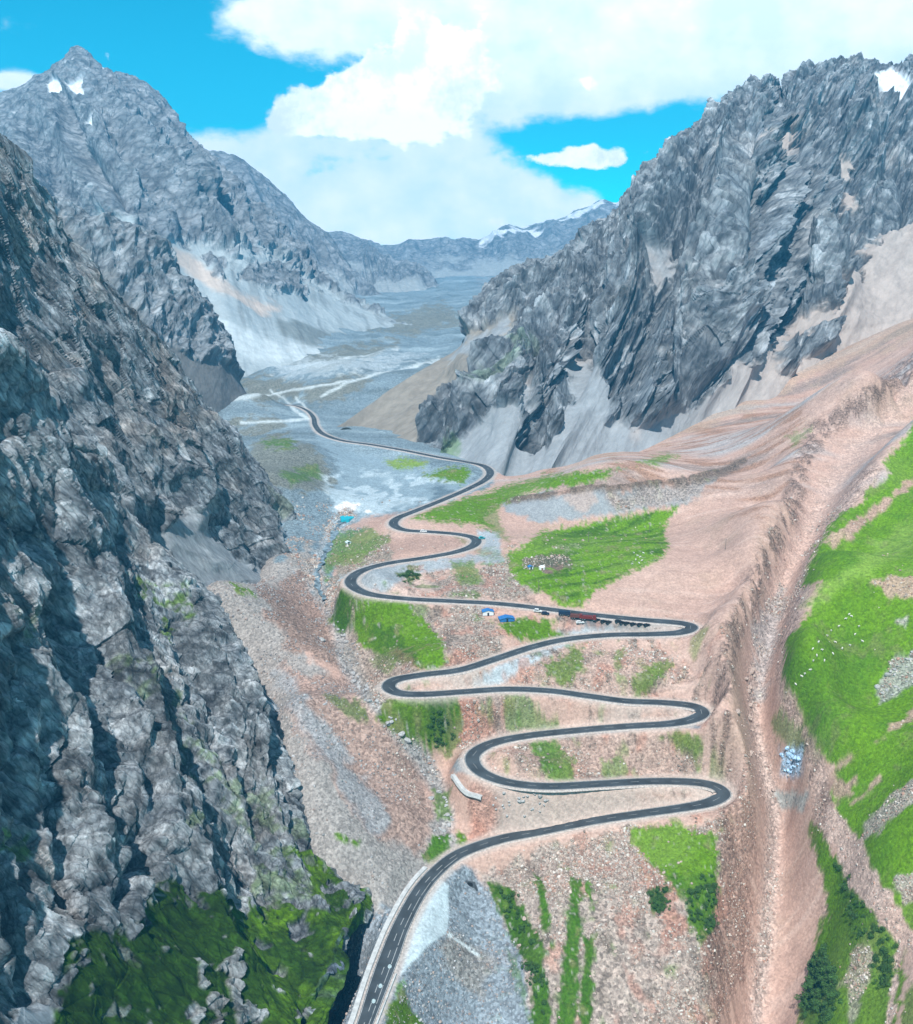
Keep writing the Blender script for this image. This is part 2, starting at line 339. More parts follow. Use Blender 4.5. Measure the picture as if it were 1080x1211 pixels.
def catmull(P, n):
    P = np.asarray(P, float); out = []
    Q = np.concatenate([2*P[:1]-P[1:2], P, 2*P[-1:]-P[-2:-1]])
    for i in range(1, len(Q)-2):
        t = np.linspace(0, 1, n, endpoint=False)[:, None]
        a, b, c, d = Q[i-1], Q[i], Q[i+1], Q[i+2]
        out.append(.5*((2*b)+(-a+c)*t+(2*a-5*b+4*c-d)*t*t+(-a+3*b-3*c+d)*t**3))
    out.append(P[-1:]); return np.concatenate(out)
_r = np.array(ROAD, float)
rw = np.concatenate([WH(_r[:, 0], _r[:, 1], _r[:, 2]), _r[:, 3:4]*.88], 1)
rd = catmull(rw, 24)
def resample(P, step):
    L = np.concatenate([[0], np.cumsum(np.linalg.norm(np.diff(P[:, :3], axis=0), axis=1))])
    s = np.arange(0, L[-1], step)
    return np.stack([np.interp(s, L, P[:, k]) for k in range(P.shape[1])], 1)
road = resample(rd, 1.0)
kern = np.hanning(15); kern /= kern.sum()
zp = np.pad(road[:, 2], 7, mode='edge'); road[:, 2] = np.convolve(zp, kern, 'valid')

# ---------------------------------------------------------------- ground height field
# (photo x, photo y, metres below the viewer)
GP = []
for a in ROAD[::1]: GP.append(a[:3])
GP += [ # river bed left of the bends
 (372,640,190),(376,665,194),(375,690,198),(395,725,205),(410,760,212),(430,810,222),(470,860,232),(510,910,241),(530,960,250),(512,1002,256),
 # flats beyond
 (400,610,184),(440,590,181),(500,580,178),(430,540,176),(400,575,181),(338,522,158),(300,560,158),(375,572,173),(400,480,164),(350,460,156),(350,440,150),(430,430,152),(300,470,155),(430,420,150),(480,400,145),
 (420,500,168),(460,555,177),(530,565,174.5),
 # left scree
 (350,640,186),(330,660,185),(310,690,192),(350,700,198),(340,740,200),(380,770,207),(400,820,216),(250,690,183),(350,830,205),(380,860,215),(420,900,229),(380,900,220),(450,940,239),(420,960,236),(480,960,243),(400,1010,243),
 (470,1000,250),(450,1050,254),(430,1080,262),(425,1110,268),(400,1170,290),(395,1211,292),(380,1250,300),
 # spur between road bends and river
 (440,650,186),(480,690,188),(450,740,199),(500,760,201),(520,740,196),(560,740,194.5),(600,745,195),(430,760,207),(480,850,222),(520,860,227),(560,850,219),(600,840,217.5),(640,840,217),(700,845,219),
 (480,800,208),(450,790,210),(540,905,237),(535,930,242),(560,960,248),(600,960,246),(640,950,242.5),(640,895,231),(700,895,231.5),(760,895,231.5),(800,890,230),(690,790,205.5),(620,795,206),(740,795,206),(790,795,207),(820,800,209),
 (730,740,195.5),(700,945,242.5),(780,945,242),(640,640,176),(600,640,177.5),(600,680,184),(650,690,184),(700,690,184.5),(530,640,180.6),(500,645,181.2),
 # bench with dark scarp, meadow
 (600,575,172),(650,560,169),(610,590,170),(640,589,165.5),(620,618,177.5),(680,583,161),(680,615,176),(740,577,157),(740,608,173),(790,569,155),(840,560,153),(780,601,170.5),(640,650,178),(700,650,178),(760,640,175.5),(830,560,160),
 # pink slope
 (850,650,176),(800,680,182),(850,720,189),(760,700,186.5),(850,600,167),(800,540,159),(850,530,156),(900,500,147),(700,540,168),(640,555,169.5),
 (950,470,135),(1000,420,112),(1060,400,92),(1000,460,124),(900,470,139),(900,560,158),(920,600,164),(870,700,187),
 # bottom centre
 (600,1030,262),(560,1040,264),(540,1060,265),(505,1075,260.5),(500,1130,262.5),(530,1060,262),(525,1120,266),(560,1120,275),(600,1120,276),(520,1180,277),(480,1180,266),(480,1211,270),(560,1211,288),(620,1200,285),(640,1120,270),
 (640,1060,263),(700,1040,259),(700,1120,270),(700,1211,286),(760,1000,253),(760,1080,265),(760,1180,282),(800,1040,258),(830,1000,252),(830,1080,264),(800,1160,278),(820,1211,288),(620,1000,257.5),(700,990,255),
]
LCREST = [(1150,395,62),(1080,432,85),(1040,465,103),(1000,490,118),(965,515,132),(945,560,147),(935,610,160),(905,660,172),(890,700,181),(868,750,190),(856,800,200),(852,850,213),(862,900,227),(866,945,240),(860,1000,254),(852,1060,266),(845,1130,278),(838,1211,291),(830,1300,303)]
GFLOOR = [(1150,420,74),(1090,455,98),(1040,500,122),(1005,545,141),(975,590,156),(950,640,170),(925,690,184),(905,740,196),(893,790,208),(890,850,225),(900,900,240),(915,950,254),(912,1010,268),(908,1070,281),(902,1140,295),(893,1211,308),(880,1300,322)]
RCREST = [(1150,455,80),(1100,480,96),(1060,525,118),(1035,555,131),(1000,600,150),(965,650,165),(948,700,178),(930,750,191),(925,800,203),(935,850,216),(965,905,228),(975,950,240),(972,1000,252),(985,1060,264),(978,1120,276),(955,1211,292),(940,1300,305)]
GFLOOR = [(a[0], a[1], a[2]+(4 if a[1] > 600 else 2)) for a in GFLOOR]; LCREST = [(a[0], a[1], a[2]-1.5) for a in LCREST]
GF2 = [(a[0]+(20 if a[1] > 700 else 10), a[1], a[2]-1.5) for a in GFLOOR]
for Lc in (LCREST, GFLOOR, RCREST, GF2):
    a = catmull(Lc, 3); GP += [tuple(r) for r in a]
GP += [ # green hillside on the right
 (1080,510,118),(1080,560,134),(1080,640,157),(1030,620,158),(1000,660,168),(1080,760,182),(1020,740,181),(980,760,190),(1000,830,206),(1080,850,201),(1080,900,207),(1020,900,217),(1080,1050,234),(1030,1000,233),(1010,1100,258),
 (1050,1150,258),(1080,1211,256),(1010,1211,274),(1040,1080,246),(1200,500,95),(1200,640,135),(1200,760,160),(1200,900,180),(1200,1050,200),(1200,1211,215),(1350,500,60),(1350,800,120),(1350,1211,150),(1080,1350,280),(700,1350,305),(500,1350,292),(1200,1350,235),
]
G3 = [tuple(p) for p in WH([a[0] for a in GP], [a[1] for a in GP], [a[2] for a in GP])]
G3 += [tuple(p) for p in [W(500,380,2070),W(520,350,2700),W(540,335,3300),W(420,372,2300),W(600,360,2300),W(380,400,1700),W(450,345,3300),W(640,335,3300),W(560,420,1400),
      W(300,520,1150),W(200,480,1300),W(100,480,1300),W(-100,480,1300),W(230,560,900),W(520,318,4700),W(400,318,4700),W(650,318,4700),W(900,318,4700),W(150,318,4500)]]
FTR = [(375,530,985),(410,530,960),(445,532,935),(480,540,905),(510,550,880),(535,560,860),(560,568,840),(590,578,815),(615,575,825),(640,570,838),(665,560,855),(695,550,868),(720,545,880),(750,535,895),(780,520,910),(810,508,922),(850,490,940),(890,472,960),(930,450,985),(970,425,1010),(1010,405,1035),(1060,385,1060),(1150,350,1090),(1300,310,1130)]
G3 += [tuple(W(a, b, c)+np.array([0, 0, -1.0])) for a, b, c in FTR[8:]]
G3 += [(-200,700,90),(-150,560,70),(-120,470,60),(-110,400,30),(-110,330,5),(-110,250,0),(-250,400,10),(-300,200,0),(-400,600,60),(-400,1000,90),(-60,200,-5),(0,200,0),(100,200,-10),(200,200,0),(300,200,50),(-800,1500,130),(-900,3000,220),(1500,1500,300),(1500,3000,300),(600,600,230),(700,300,200),(900,900,330)]
G3 = np.array(G3)
SC = 400.0
def tps_fit(P, smooth=1e-4):
    n = len(P); X = P[:, :2]/SC
    d2 = ((X[:, None]-X[None])**2).sum(-1); K = .5*d2*np.log(d2+1e-12)
    A = np.zeros((n+3, n+3)); A[:n, :n] = K + smooth*np.eye(n); A[:n, n] = 1; A[:n, n+1:] = X; A[n, :n] = 1; A[n+1:, :n] = X.T
    return np.linalg.solve(A, np.concatenate([P[:, 2], np.zeros(3)])), X
TW, TX = tps_fit(G3)
def tps(x, y):
    q = np.stack([x.ravel()/SC, y.ravel()/SC], 1); out = np.empty(len(q))
    for i in range(0, len(q), 20000):
        c = q[i:i+20000]; d2 = ((c[:, None]-TX[None])**2).sum(-1)
        out[i:i+20000] = (.5*d2*np.log(d2+1e-12))@TW[:-3] + TW[-3] + c@TW[-2:]
    return out.reshape(x.shape)
NR, NC = 1250, 1300
YA, YB, SA, SB = 205.0, 5000.0, -.70, 1.15
rowY = np.exp(np.linspace(math.log(YA), math.log(YB), NR)); colS = np.linspace(SA, SB, NC)
k = 4
cY = np.exp(np.linspace(math.log(YA), math.log(YB), NR//k+1)); cS = np.linspace(SA, SB, NC//k+1)
cz = tps(cS[None, :]*cY[:, None], np.repeat(cY[:, None], len(cS), 1))
def upsample(c, nr, nc):
    def cub(a, n):                                         # cubic along axis 0
        m = a.shape[0]; t = np.linspace(0, m-1, n); i = np.clip(np.floor(t).astype(int), 0, m-2); f = (t-i)[:, None]
        p = lambda j: a[np.clip(i+j, 0, m-1)]
        return .5*(2*p(0)+(-p(-1)+p(1))*f+(2*p(-1)-5*p(0)+4*p(1)-p(2))*f*f+(-p(-1)+3*p(0)-3*p(1)+p(2))*f**3)
    return cub(cub(c, nr).T, nc).T
GZ = upsample(cz, NR, NC); GX = colS[None, :]*rowY[:, None]; GY = np.repeat(rowY[:, None], NC, 1)
# road corridor
RDd = np.full(GZ.shape, 99.0); RDz = np.zeros(GZ.shape); RDs = np.full(GZ.shape, 1e-12); RDw = np.full(GZ.shape, 4.0)
def lY(y): return (math.log(max(y, YA))-math.log(YA))/(math.log(YB)-math.log(YA))*(NR-1)
def lS(s): return (s-SA)/(SB-SA)*(NC-1)
def corridor(line, R, D, Z, Wd=None):
    for p in line:
        r0, r1 = int(lY(p[1]-R)), int(lY(p[1]+R))+2
        c0, c1 = int(lS((p[0]-R)/max(p[1]-R, 50)))-2, int(lS((p[0]+R)/max(p[1]-R, 50)))+2
        r0, r1, c0, c1 = max(r0, 0), min(r1, NR), max(c0, 0), min(c1, NC)
        if r1 <= r0 or c1 <= c0: continue
        d = np.hypot(GX[r0:r1, c0:c1]-p[0], GY[r0:r1, c0:c1]-p[1]); m = d < D[r0:r1, c0:c1]
        wt = 1/(d*d+2)**4; Z[r0:r1, c0:c1] += wt*p[2]; RDs[r0:r1, c0:c1] += wt
        D[r0:r1, c0:c1][m] = d[m]
        if Wd is not None: Wd[r0:r1, c0:c1][m] = p[3]
corridor(road, 18, RDd, RDz, RDw); RDz /= RDs
vd = RDd-RDw
P0 = np.stack([GX, GY, GZ], -1); PX, PY = proj(P0)
# ----- painted regions (soil, grass, gravel) on the ground
near = ss(GY, 1500, 900)
w1 = fbm(GX/22, GY/22, o=4, seed=3); w2 = fbm(GX/6, GY/6, o=3, seed=9); w3 = fbm(GX/70, GY/70, o=3, seed=21)
w4 = fbm(GX/2.2, GY/2.2, o=2, seed=33)
def pm(poly, soft=3, j=7, jf=3):
    return ss(sdpoly(PX, PY, poly) + w1*j*3.2 + w2*jf*3.4 + w4*1.6, -soft, soft)
def lm(pts, wid, soft=2, j=3):
    return ss(wid + w2*j*1.4 + w1*j - sdline(PX, PY, pts), -soft, soft)
col = np.empty(GZ.shape+(3,), np.float32)
col[:] = SAND
stony = np.zeros(GZ.shape, np.float32)                     # 0 smooth .. 1 rubble
grass = np.zeros(GZ.shape, np.float32)
col = lerp(col, SANDL, ss(w3, .0, .5)*.6); col = lerp(col, TAN, ss(w1, .05, .5)*.35)
def paint(m, c, st=None, gr=None):
    global col, stony, grass
    col = lerp(col, c, m)
    if st is not None: stony = stony + (st-stony)*m
    grass = grass + ((0 if gr is None else gr)-grass)*m
# far floor
paint(pm([(-200,200),(1200,200),(1100,330),(800,480),(590,555),(578,575),(470,612),(440,618),(410,640),(395,700),(330,760),(-200,760)], 3, 5), C3(.18,.235,.27), .5)
fs = fbm(GX/160+GY/400, GY/40, o=4, seed=191); farz = ss(PY, 600, 560)
paint(farz*ss(fs, .0, .3)*.5, C3(.34,.42,.46), .3); paint(farz*ss(-fs, .05, .3)*.5, C3(.10,.125,.13), .4)
paint(pm([(372,500),(400,530),(480,545),(560,560),(560,580),(500,596),(460,612),(420,622),(395,610),(385,580),(400,560),(395,540),(375,520)], 3, 4), C3(.23,.30,.345), .1)
for p in ([(300,520),(330,512),(370,530),(395,555),(392,575),(360,582),(320,575),(295,550)], [(285,450),(320,445),(360,452),(355,470),(310,478),(290,470)], [(330,430),(400,410),(470,405),(440,425),(380,440)], [(355,460),(420,440),(440,450),(400,475),(365,480)],[(260,500),(330,490),(340,505),(290,515)],[(420,385),(520,360),(560,380),(480,398)]):
    paint(pm(p, 3, 6)*.8, C3(.17, .17, .14), .6)
paint(pm([(310,522),(345,520),(350,528),(320,530)], 3, 4)*.8, GRASSD*1.6, .3, 1); paint(pm([(330,560),(375,552),(380,566),(345,572)], 3, 4)*.7, GRASSD*1.8, .3, 1)
for l, wd in (([(255,478),(300,470),(345,462),(400,455),(450,440),(520,425)], 1.6), ([(285,500),(340,496),(372,494)], 1.5), ([(300,440),(380,432),(470,412)], 1.4), ([(320,460),(345,480),(365,495)], 1.4), ([(372,494),(360,480),(350,470)], 1.2), ([(380,470),(420,450)], 1.2)):
    paint(lm(l, wd, 1.2, .6)*.8, C3(.52, .58, .60), .2)
paint(pm([(290,428),(420,424),(505,416),(450,436),(340,446)], 4, 5)*.7, C3(.38,.43,.46), .2)
# braided channels on the flat
br = ridged(GX/26+w1*.8, GY/70, o=4, seed=77)
flat = pm([(380,560),(440,560),(560,565),(540,590),(470,600),(440,615),(400,615)], 6, 4)
paint(flat*ss(br, .45, .7)*.6, C3(.50, .58, .62), .1); paint(flat*ss(br, .3, .1)*.75, C3(.09, .13, .16), .1)
paint(pm([(397,600),(408,594),(424,597),(420,605),(404,606)], 1.5, 2, 1), C3(.72, .68, .66), .1); paint(pm([(426,604),(436,602),(440,606),(430,607)], 1, 1, 1), C3(.72, .7, .68), .1)
# left scree slopes
paint(pm([(190,620),(250,600),(330,660),(370,640),(372,700),(340,740),(420,830),(500,930),(545,1000),(500,1060),(440,1100),(380,1211),(200,1211),(150,700)], 4, 6), C3(.31,.285,.27), .4)
paint(pm([(300,690),(365,690),(400,735),(415,790),(370,790),(330,745)], 6, 12), C3(.29, .20, .165), .7)
paint(pm([(340,790),(420,800),(470,880),(515,930),(520,985),(490,1012),(440,985),(390,930),(350,850)], 7, 12), C3(.36, .25, .21), .6)
paint(pm([(330,800),(345,800),(400,880),(470,975),(440,985),(380,900)], 7, 10)*.8, SCREE*1.05, .4)
# river bed and channel
RIV = [(412,612),(400,622),(392,640),(385,655),(378,668),(374,690),(388,712),(400,735),(404,760),(415,790),(440,825),(470,862),(500,900),(520,935),(528,965),(520,1000)]
paint(lm(RIV, 10, 6, 4), STONE*1.0, .9); paint(lm(RIV[:5], 8, 4, 3), GRAVL*.8, .8); 
# stony spur ground
paint(pm([(395,640),(470,640),(470,660),(400,700),(385,690)], 4, 8)*.8, C3(.24,.22,.18), .8)
paint(pm([(400,720),(440,710),(560,720),(600,760),(560,795),(480,810),(440,830),(415,790)], 5, 9)*.75, C3(.29,.25,.215), .9)
paint(pm([(470,690),(540,680),(600,660),(640,700),(560,706),(500,705)], 4, 8)*.7, C3(.27,.245,.215), .9)
paint(pm([(520,830),(620,822),(650,850),(600,866),(560,880),(530,870)], 4, 8)*.7, C3(.30,.24,.21), .9)
paint(pm([(600,770),(700,762),(800,775),(830,810),(740,822),(620,812)], 4, 8)*.55, C3(.36,.26,.22), .8)
paint(pm([(600,880),(700,872),(830,870),(850,905),(760,920),(620,920)], 4, 8)*.55, C3(.36,.26,.22), .8)
paint(pm([(570,935),(680,940),(760,935),(720,955),(620,970),(570,985)], 4, 8)*.5, C3(.36,.28,.24), .8)
paint(pm([(565,1035),(640,1010),(740,985),(850,980),(850,1100),(835,1230),(600,1230),(600,1120)], 4, 8)*.75, C3(.37,.32,.285), 1.0)
for p in ([(555,955),(580,940),(612,955),(625,975),(590,985),(555,1000)], [(500,880),(550,865),(560,850),(545,845)], [(560,880),(600,868),(590,862),(560,868)], [(540,840),(600,835),(590,860),(550,868)], [(470,770),(540,770),(560,780),(500,795)], [(755,1010),(800,1040),(820,1100),(790,1110),(770,1060)],
          [(820,1010),(865,1060),(850,1130),(835,1150),(840,1060)], [(590,1050),(620,1090),(650,1150),(620,1140)]):
    paint(pm(p, 5, 9)*.75, RED, .6)
for p in ([(560,870),(600,872),(590,900),(600,918),(640,924),(760,920),(840,930),(820,945),(700,960),(580,985),(556,960)],):
    paint(pm(p, 5, 6)*.25, SANDL, .3)
# grey gravel under the near road
paint(pm([(500,1035),(560,1030),(590,1080),(628,1140),(640,1230),(380,1230),(430,1100)], 4, 6), GRAV*.95, .6)
paint(pm([(520,1120),(545,1105),(580,1140),(570,1180),(540,1160)], 6, 6)*.7, C3(.28,.25,.22), .7)
TURN = [(519,1044),(531,1052),(531,1090),(527,1105),(508,1118),(480,1150),(473,1158),(478,1125),(492,1085)]
turn = ss(sdpoly(PX, PY, TURN)+w2*1.2, -1.2, 1.2); paint(turn, C3(.44,.52,.56), .0)
paint(ss(2.0-sdline(PX, PY, [(531,1106),(548,1117),(566,1130)]), -1, 1)*.8, C3(.6,.66,.68), .1)
# bare pads between bends
for p, c in (([(445,690),(420,685),(440,675),(500,672),(500,680),(520,705),(460,702)], SANDL), ([(480,634),(545,634),(552,643),(520,652),(470,655),(455,645),(465,636)], SAND*.85), ([(470,812),(490,801),(560,798),(600,800),(580,812),(500,817)], SANDL*.95),
             ([(600,786),(660,762),(680,764),(640,780),(600,800),(560,802)], GRAVL*.95), ([(660,741),(720,737),(790,741),(800,746),(700,748),(660,752),(640,748)], GRAVL*.8), ([(470,606),(430,612),(405,625),(440,624),(460,620)], SAND*.9),
             ([(560,655),(590,650),(600,665),(560,668),(500,676),(440,700),(400,700),(400,680),(440,668),(500,663)], GRAVL*.75), ([(565,628),(590,630),(592,655),(566,652),(570,640)], GRAVL*.85),
             ([(640,869),(700,864),(830,852),(830,861),(740,872),(650,876)], GRAV*.75), ([(530,915),(550,905),(575,925),(570,940),(545,935)], GRAVL*.7)):
    paint(pm(p, 2.5, 2, 1.5)*.9, c, .1)
paint(pm([(640,936),(700,932),(830,930),(842,938),(815,948),(740,957),(680,962),(620,968),(590,968),(640,945)], 2.5, 3)*.9, SAND, .2)
paint(pm([(575,890),(620,876),(640,874),(600,900),(610,916),(640,922),(590,918)], 2.5, 3)*.8, SAND*.95, .2)
paint(pm([(740,835),(790,838),(822,843),(800,850),(720,854),(690,850)], 2.5, 3)*.8, SAND, .15)
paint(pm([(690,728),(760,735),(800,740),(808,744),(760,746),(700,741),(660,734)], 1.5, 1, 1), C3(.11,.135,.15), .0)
rill = fbm(GX/55+w1*.5, GY/4.5, o=3, seed=151)
col = lerp(col, SANDL*1.06, ss(rill, .1, .35)*ss(GX, 40, 120)*.55); col = lerp(col, SAND*.72, ss(-rill, .15, .4)*ss(GX, 40, 120)*.5)
# bench: scarp of grey clay, overhang shade painted brown along its lip, pink slope beyond
paint(pm([(650,556),(720,540),(800,520),(900,480),(1000,430),(1080,400),(1200,380),(1200,330),(1000,380),(800,495),(640,550)], 6, 8)*.5, TAN*1.1, .3)
strk = fbm(GX/40+GY/160, GY/9+GX/30, o=3, seed=55)
paint(pm([(650,556),(800,520),(950,470),(960,540),(900,620),(820,590),(700,590)], 8, 8)*ss(strk, -.05, .25)*.8, C3(.30,.17,.115), .3)
paint(pm([(590,590),(640,582),(700,578),(720,580),(800,572),(840,560),(850,565),(820,590),(800,598),(740,608),(680,613),(620,615),(600,605)], 3, 4), C3(.27,.285,.30), .0)
paint(pm([(660,582),(700,578),(705,595),(690,606),(670,600)], 3, 5)*.7, C3(.40,.30,.26), .0)
paint(pm([(720,585),(790,572),(840,562),(830,585),(780,600),(730,606)], 5, 6)*.8, C3(.33,.27,.24), .8)
paint(lm([(600,592),(640,588),(700,577),(720,578),(800,570),(850,558),(880,545)], 3.4, 2, 3)*.95, C3(.15,.11,.085), .5)  # shade of the overhanging lip, painted as a dark brown stripe
paint(lm([(800,573),(830,567),(850,560),(870,552)], 6, 3, 5)*.8, C3(.17,.13,.105), .8)  # broader stretch of the same painted lip shade
# gully
gullyf = lm([tuple(a[:2]) for a in GFLOOR], 13, 10, 3)
paint(gullyf*.6, SANDL*.93, .45); paint(lm([tuple(a[:2]) for a in GFLOOR[8:]], 7, 5, 3)*.5, C3(.42,.36,.33), 1.0)
paint(pm([(895,740),(925,700),(920,760),(905,830),(890,830)], 5, 6)*.7, C3(.36,.34,.335), .9)
paint(pm([(920,935),(955,940),(950,960),(925,955),(915,940)], 3, 3)*.8, C3(.31,.34,.33), .3)
crk = ridged(GX/12+w1*1.5, GY/12+w2, o=4, seed=91)
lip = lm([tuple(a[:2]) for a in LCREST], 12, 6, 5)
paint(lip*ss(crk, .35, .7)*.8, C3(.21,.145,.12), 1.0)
paint(pm([(845,880),(885,900),(900,960),(890,1060),(880,1160),(850,1211),(835,1211),(850,1100),(860,1000)], 6, 9)*.65, C3(.33,.205,.165), .8)  # brown eroded bank, its shadow side also darkened in the colour
lipr = lm([tuple(a[:2]) for a in RCREST[3:]], 9, 5, 5)
paint(lipr*.7, SANDL*1.03, .7); paint(lipr*ss(crk, .5, .75)*.6, C3(.25,.17,.14), 1.0)
spur = pm([(400,700),(640,640),(700,725),(850,740),(860,960),(850,1230),(655,1230),(600,1060),(560,990),(540,900),(440,800)], 10, 8)
v1 = fbm(GX/13+5, GY/13, o=4, seed=171); v2 = fbm(GX/9, GY/9-3, o=4, seed=172)
paint(spur*ss(v1, .08, .3)*(vd > 2)*.55, RED*1.1, .5); paint(spur*ss(v2, .1, .32)*(vd > 2)*.65, C3(.17,.135,.11), .9); paint(spur*ss(-v1, .18, .38)*(vd > 2)*.5, GRASSD*2.2, .4, .6)
# grass
def gr(poly, c=GRASS, soft=2.5, j=10, k=1.0, st=.25):
    q = np.clip(sdpoly(PX, PY, poly), -16, 16)/6.0 + w1*j*.16 + w2*1.5 + w4*1.1
    paint(ss(q, -.35, .55)*k, c, st, 1)
gr([(455,545),(480,541),(507,546),(500,552),(470,556)], GRASSY*.8, 2, 2)
gr([(500,562),(530,553),(552,551),(558,558),(550,573),(530,570)], GRASS*.8, 2, 2)
gr([(487,612),(520,598),(545,590),(600,574),(650,562),(700,556),(740,552),(700,572),(640,580),(612,588),(598,596),(575,612),(590,628),(560,620),(520,618)], GRASS*.85, 3, 4)
gr([(560,600),(590,602),(600,640),(575,625)], GRASSY*.5, 4, 4, .6)
gr([(602,655),(640,628),(700,616),(760,605),(800,599),(795,612),(785,628),(792,645),(785,660),(740,680),(705,700),(690,714),(665,716),(640,700),(615,692),(603,674)], GRASS, 3, 4)
paint(pm([(620,660),(650,655),(675,656),(680,670),(660,674),(625,672)], 3, 3)*.9, C3(.12,.10,.085), .5); paint(pm([(640,672),(665,670),(668,676),(645,678)], 2, 2), C3(.17,.12,.095), .3)
paint(pm([(655,648),(690,640),(685,648),(665,654)], 3, 3)*.6, C3(.3,.27,.22), .6)
terr = ridged(GX/60+w1*.3, GY/14-GX/30, o=3, seed=12)
paint(pm([(602,655),(700,616),(800,599),(785,660),(690,714),(620,690)], 2, 3)*ss(terr, .5, .75)*grass*.8, GRASSD*1.2, .3, 1)
mst = fbm(GX/45, (GY-GX*.3)/6, o=3, seed=181); paint(pm([(602,655),(700,616),(800,599),(785,660),(690,714),(620,690)], 2, 3)*ss(mst, .1, .35)*grass*.6, GRASSY*.8, .3, 1)
gr([(752,547),(790,536),(802,540),(775,551)], GRASS*.9, 3, 3, .8); gr([(930,515),(960,510),(940,530)], GRASSD*2, 3, 3, .5)
gr([(418,740),(438,712),(475,710),(500,730),(520,752),(530,775),(520,788),(495,785),(470,765),(445,775),(425,765)], GRASS*.85, 3, 6)
gr([(390,735),(405,712),(420,712),(415,745),(400,750)], GRASSD*1.3, 3, 5); gr([(440,735),(470,745),(500,785),(470,785),(430,760)], GRASSD, 4, 8, .7)
gr([(380,665),(395,630),(440,625),(460,640),(440,655),(400,665),(385,690)], GRASSD*2, 4, 7, .7); gr([(400,655),(440,650),(430,668),(395,672)], GRASSY*.55, 4, 6, .6)
gr([(470,678),(490,672),(498,682),(485,690)], GRASSD, 3, 4, .9); gr([(535,665),(560,662),(575,690),(560,695),(540,690)], GRASS*.7, 4, 6, .7); gr([(540,635),(600,655),(600,662),(570,660)], GRASSY*.4, 3, 5, .4)
gr([(598,732),(640,732),(674,746),(640,756),(608,754),(590,744)], GRASS*.75, 3, 4)
gr([(438,850),(462,832),(492,835),(500,852),(505,838),(530,835),(545,860),(532,892),(510,893),(475,870)], GRASS*.62, 3, 6)
gr([(500,850),(530,840),(542,860),(530,890),(505,885)], GRASSD, 3, 6, .8)
gr([(640,785),(690,762),(690,790),(668,808),(648,800)], GRASS*.6, 4, 8, .8); gr([(745,805),(780,780),(800,785),(770,812),(750,820)], GRASS*.55, 4, 8, .8); gr([(725,770),(738,768),(735,800),(728,800)], GRASSD*1.5, 3, 5, .6)
gr([(590,830),(620,828),(660,845),(668,860),(640,858),(600,852)], GRASSD*2, 4, 9, .6)
gr([(625,885),(655,878),(680,905),(676,924),(650,915)], GRASSD*1.7, 3, 5, .9); gr([(710,900),(735,890),(755,912),(715,915)], GRASSD*2.2, 4, 7, .6); gr([(776,880),(800,870),(832,868),(828,888),(800,886)], GRASS*.6, 4, 7, .8)
gr([(740,985),(780,978),(800,975),(848,990),(850,1050),(845,1100),(830,1120),(815,1090),(815,1065),(790,1045),(760,1010)], GRASS*.85, 3, 6)
gr([(790,1040),(848,1030),(848,1095),(828,1120),(812,1080)], GRASSD*1.4, 4, 10, .7); gr([(768,1055),(790,1052),(788,1078),(770,1078)], SHRUB, 3, 4)
gr([(576,1045),(600,1048),(620,1075),(640,1100),(650,1150),(655,1240),(628,1240),(625,1150),(590,1080)], GRASSD*1.15, 3, 6)
gr([(630,1030),(641,1035),(650,1080),(652,1120),(640,1100)], GRASSD*1.5, 3, 4); gr([(675,1040),(690,1043),(688,1110),(680,1240),(655,1240),(668,1110)], GRASSD*1.4, 3, 4); gr([(689,1110),(703,1110),(702,1240),(682,1240)], GRASSD*1.3, 3, 4)
gr([(688,1045),(700,1048),(708,1075),(700,1078)], GRASSD*1.6, 3, 4)
gr([(500,1010),(512,990),(530,985),(533,1000),(515,1018)], GRASSD*1.6, 3, 4); gr([(540,985),(552,980),(553,1000),(545,1003)], GRASS*.7, 2, 3); gr([(510,930),(535,935),(535,970),(515,968)], GRASS*.55, 3, 6, .8)
gr([(458,1190),(480,1185),(500,1211),(510,1240),(455,1240)], GRASS*.5, 3, 5); gr([(470,1165),(478,1160),(478,1180),(468,1182)], GRASSD*2, 2, 3, .8)
gr([(600,1120),(612,1130),(625,1175),(628,1211),(618,1200)], GRASSD*1.4, 3, 6, .6); gr([(395,985),(425,995),(420,1000),(398,992)], GRASS*.7, 2, 3); gr([(268,685),(300,698),(302,706),(280,700)], GRASS*.6, 2, 3)
gr([(385,820),(430,830),(440,855),(415,850),(395,835)], GRASSD*1.4, 3, 6, .7); gr([(405,715),(420,735),(445,790),(460,800),(470,780),(430,730)], GRASS*.6, 4, 8, .5)
# right hillside
HILL = [(2400,150),(1300,400),(1090,485),(1072,515),(1045,545),(1052,560),(1020,590),(985,615),(962,655),(948,695),(978,690),(960,715),(930,758),(925,800),(945,835),(968,880),(985,905),(983,940),(1010,1000),(1045,1060),(1075,1100),(1300,1150),(2400,1300)]
gr(HILL, GRASS, 2.5, 4)
hb = fbm(GX/45, GY/45, o=4, seed=61)
paint(pm(HILL, 3, 4)*ss(hb, .0, .4)*.5, GRASSD*1.8, .2, 1); paint(pm(HILL, 3, 4)*ss(hb, -.05, -.4)*.45, C3(.15,.36,.03), .2, 1)
paint(pm([(950,720),(1000,670),(1080,612),(1200,540),(1200,570),(1080,650),(990,700),(960,725)], 8, 7)*.6, GRASSY, .2, 1)
paint(pm([(930,790),(1000,740),(1050,760),(1010,850),(975,890),(945,830)], 16, 10)*.45, GRASSD*1.5, .2, 1)
strh = fbm(GX/50-GY/25, GY/7+GX/9, o=3, seed=44)
paint(pm(HILL, 3, 4)*ss(strh, .15, .4)*ss(PY, 720, 640)*.6, GRASSD*2.0, .2, 1)
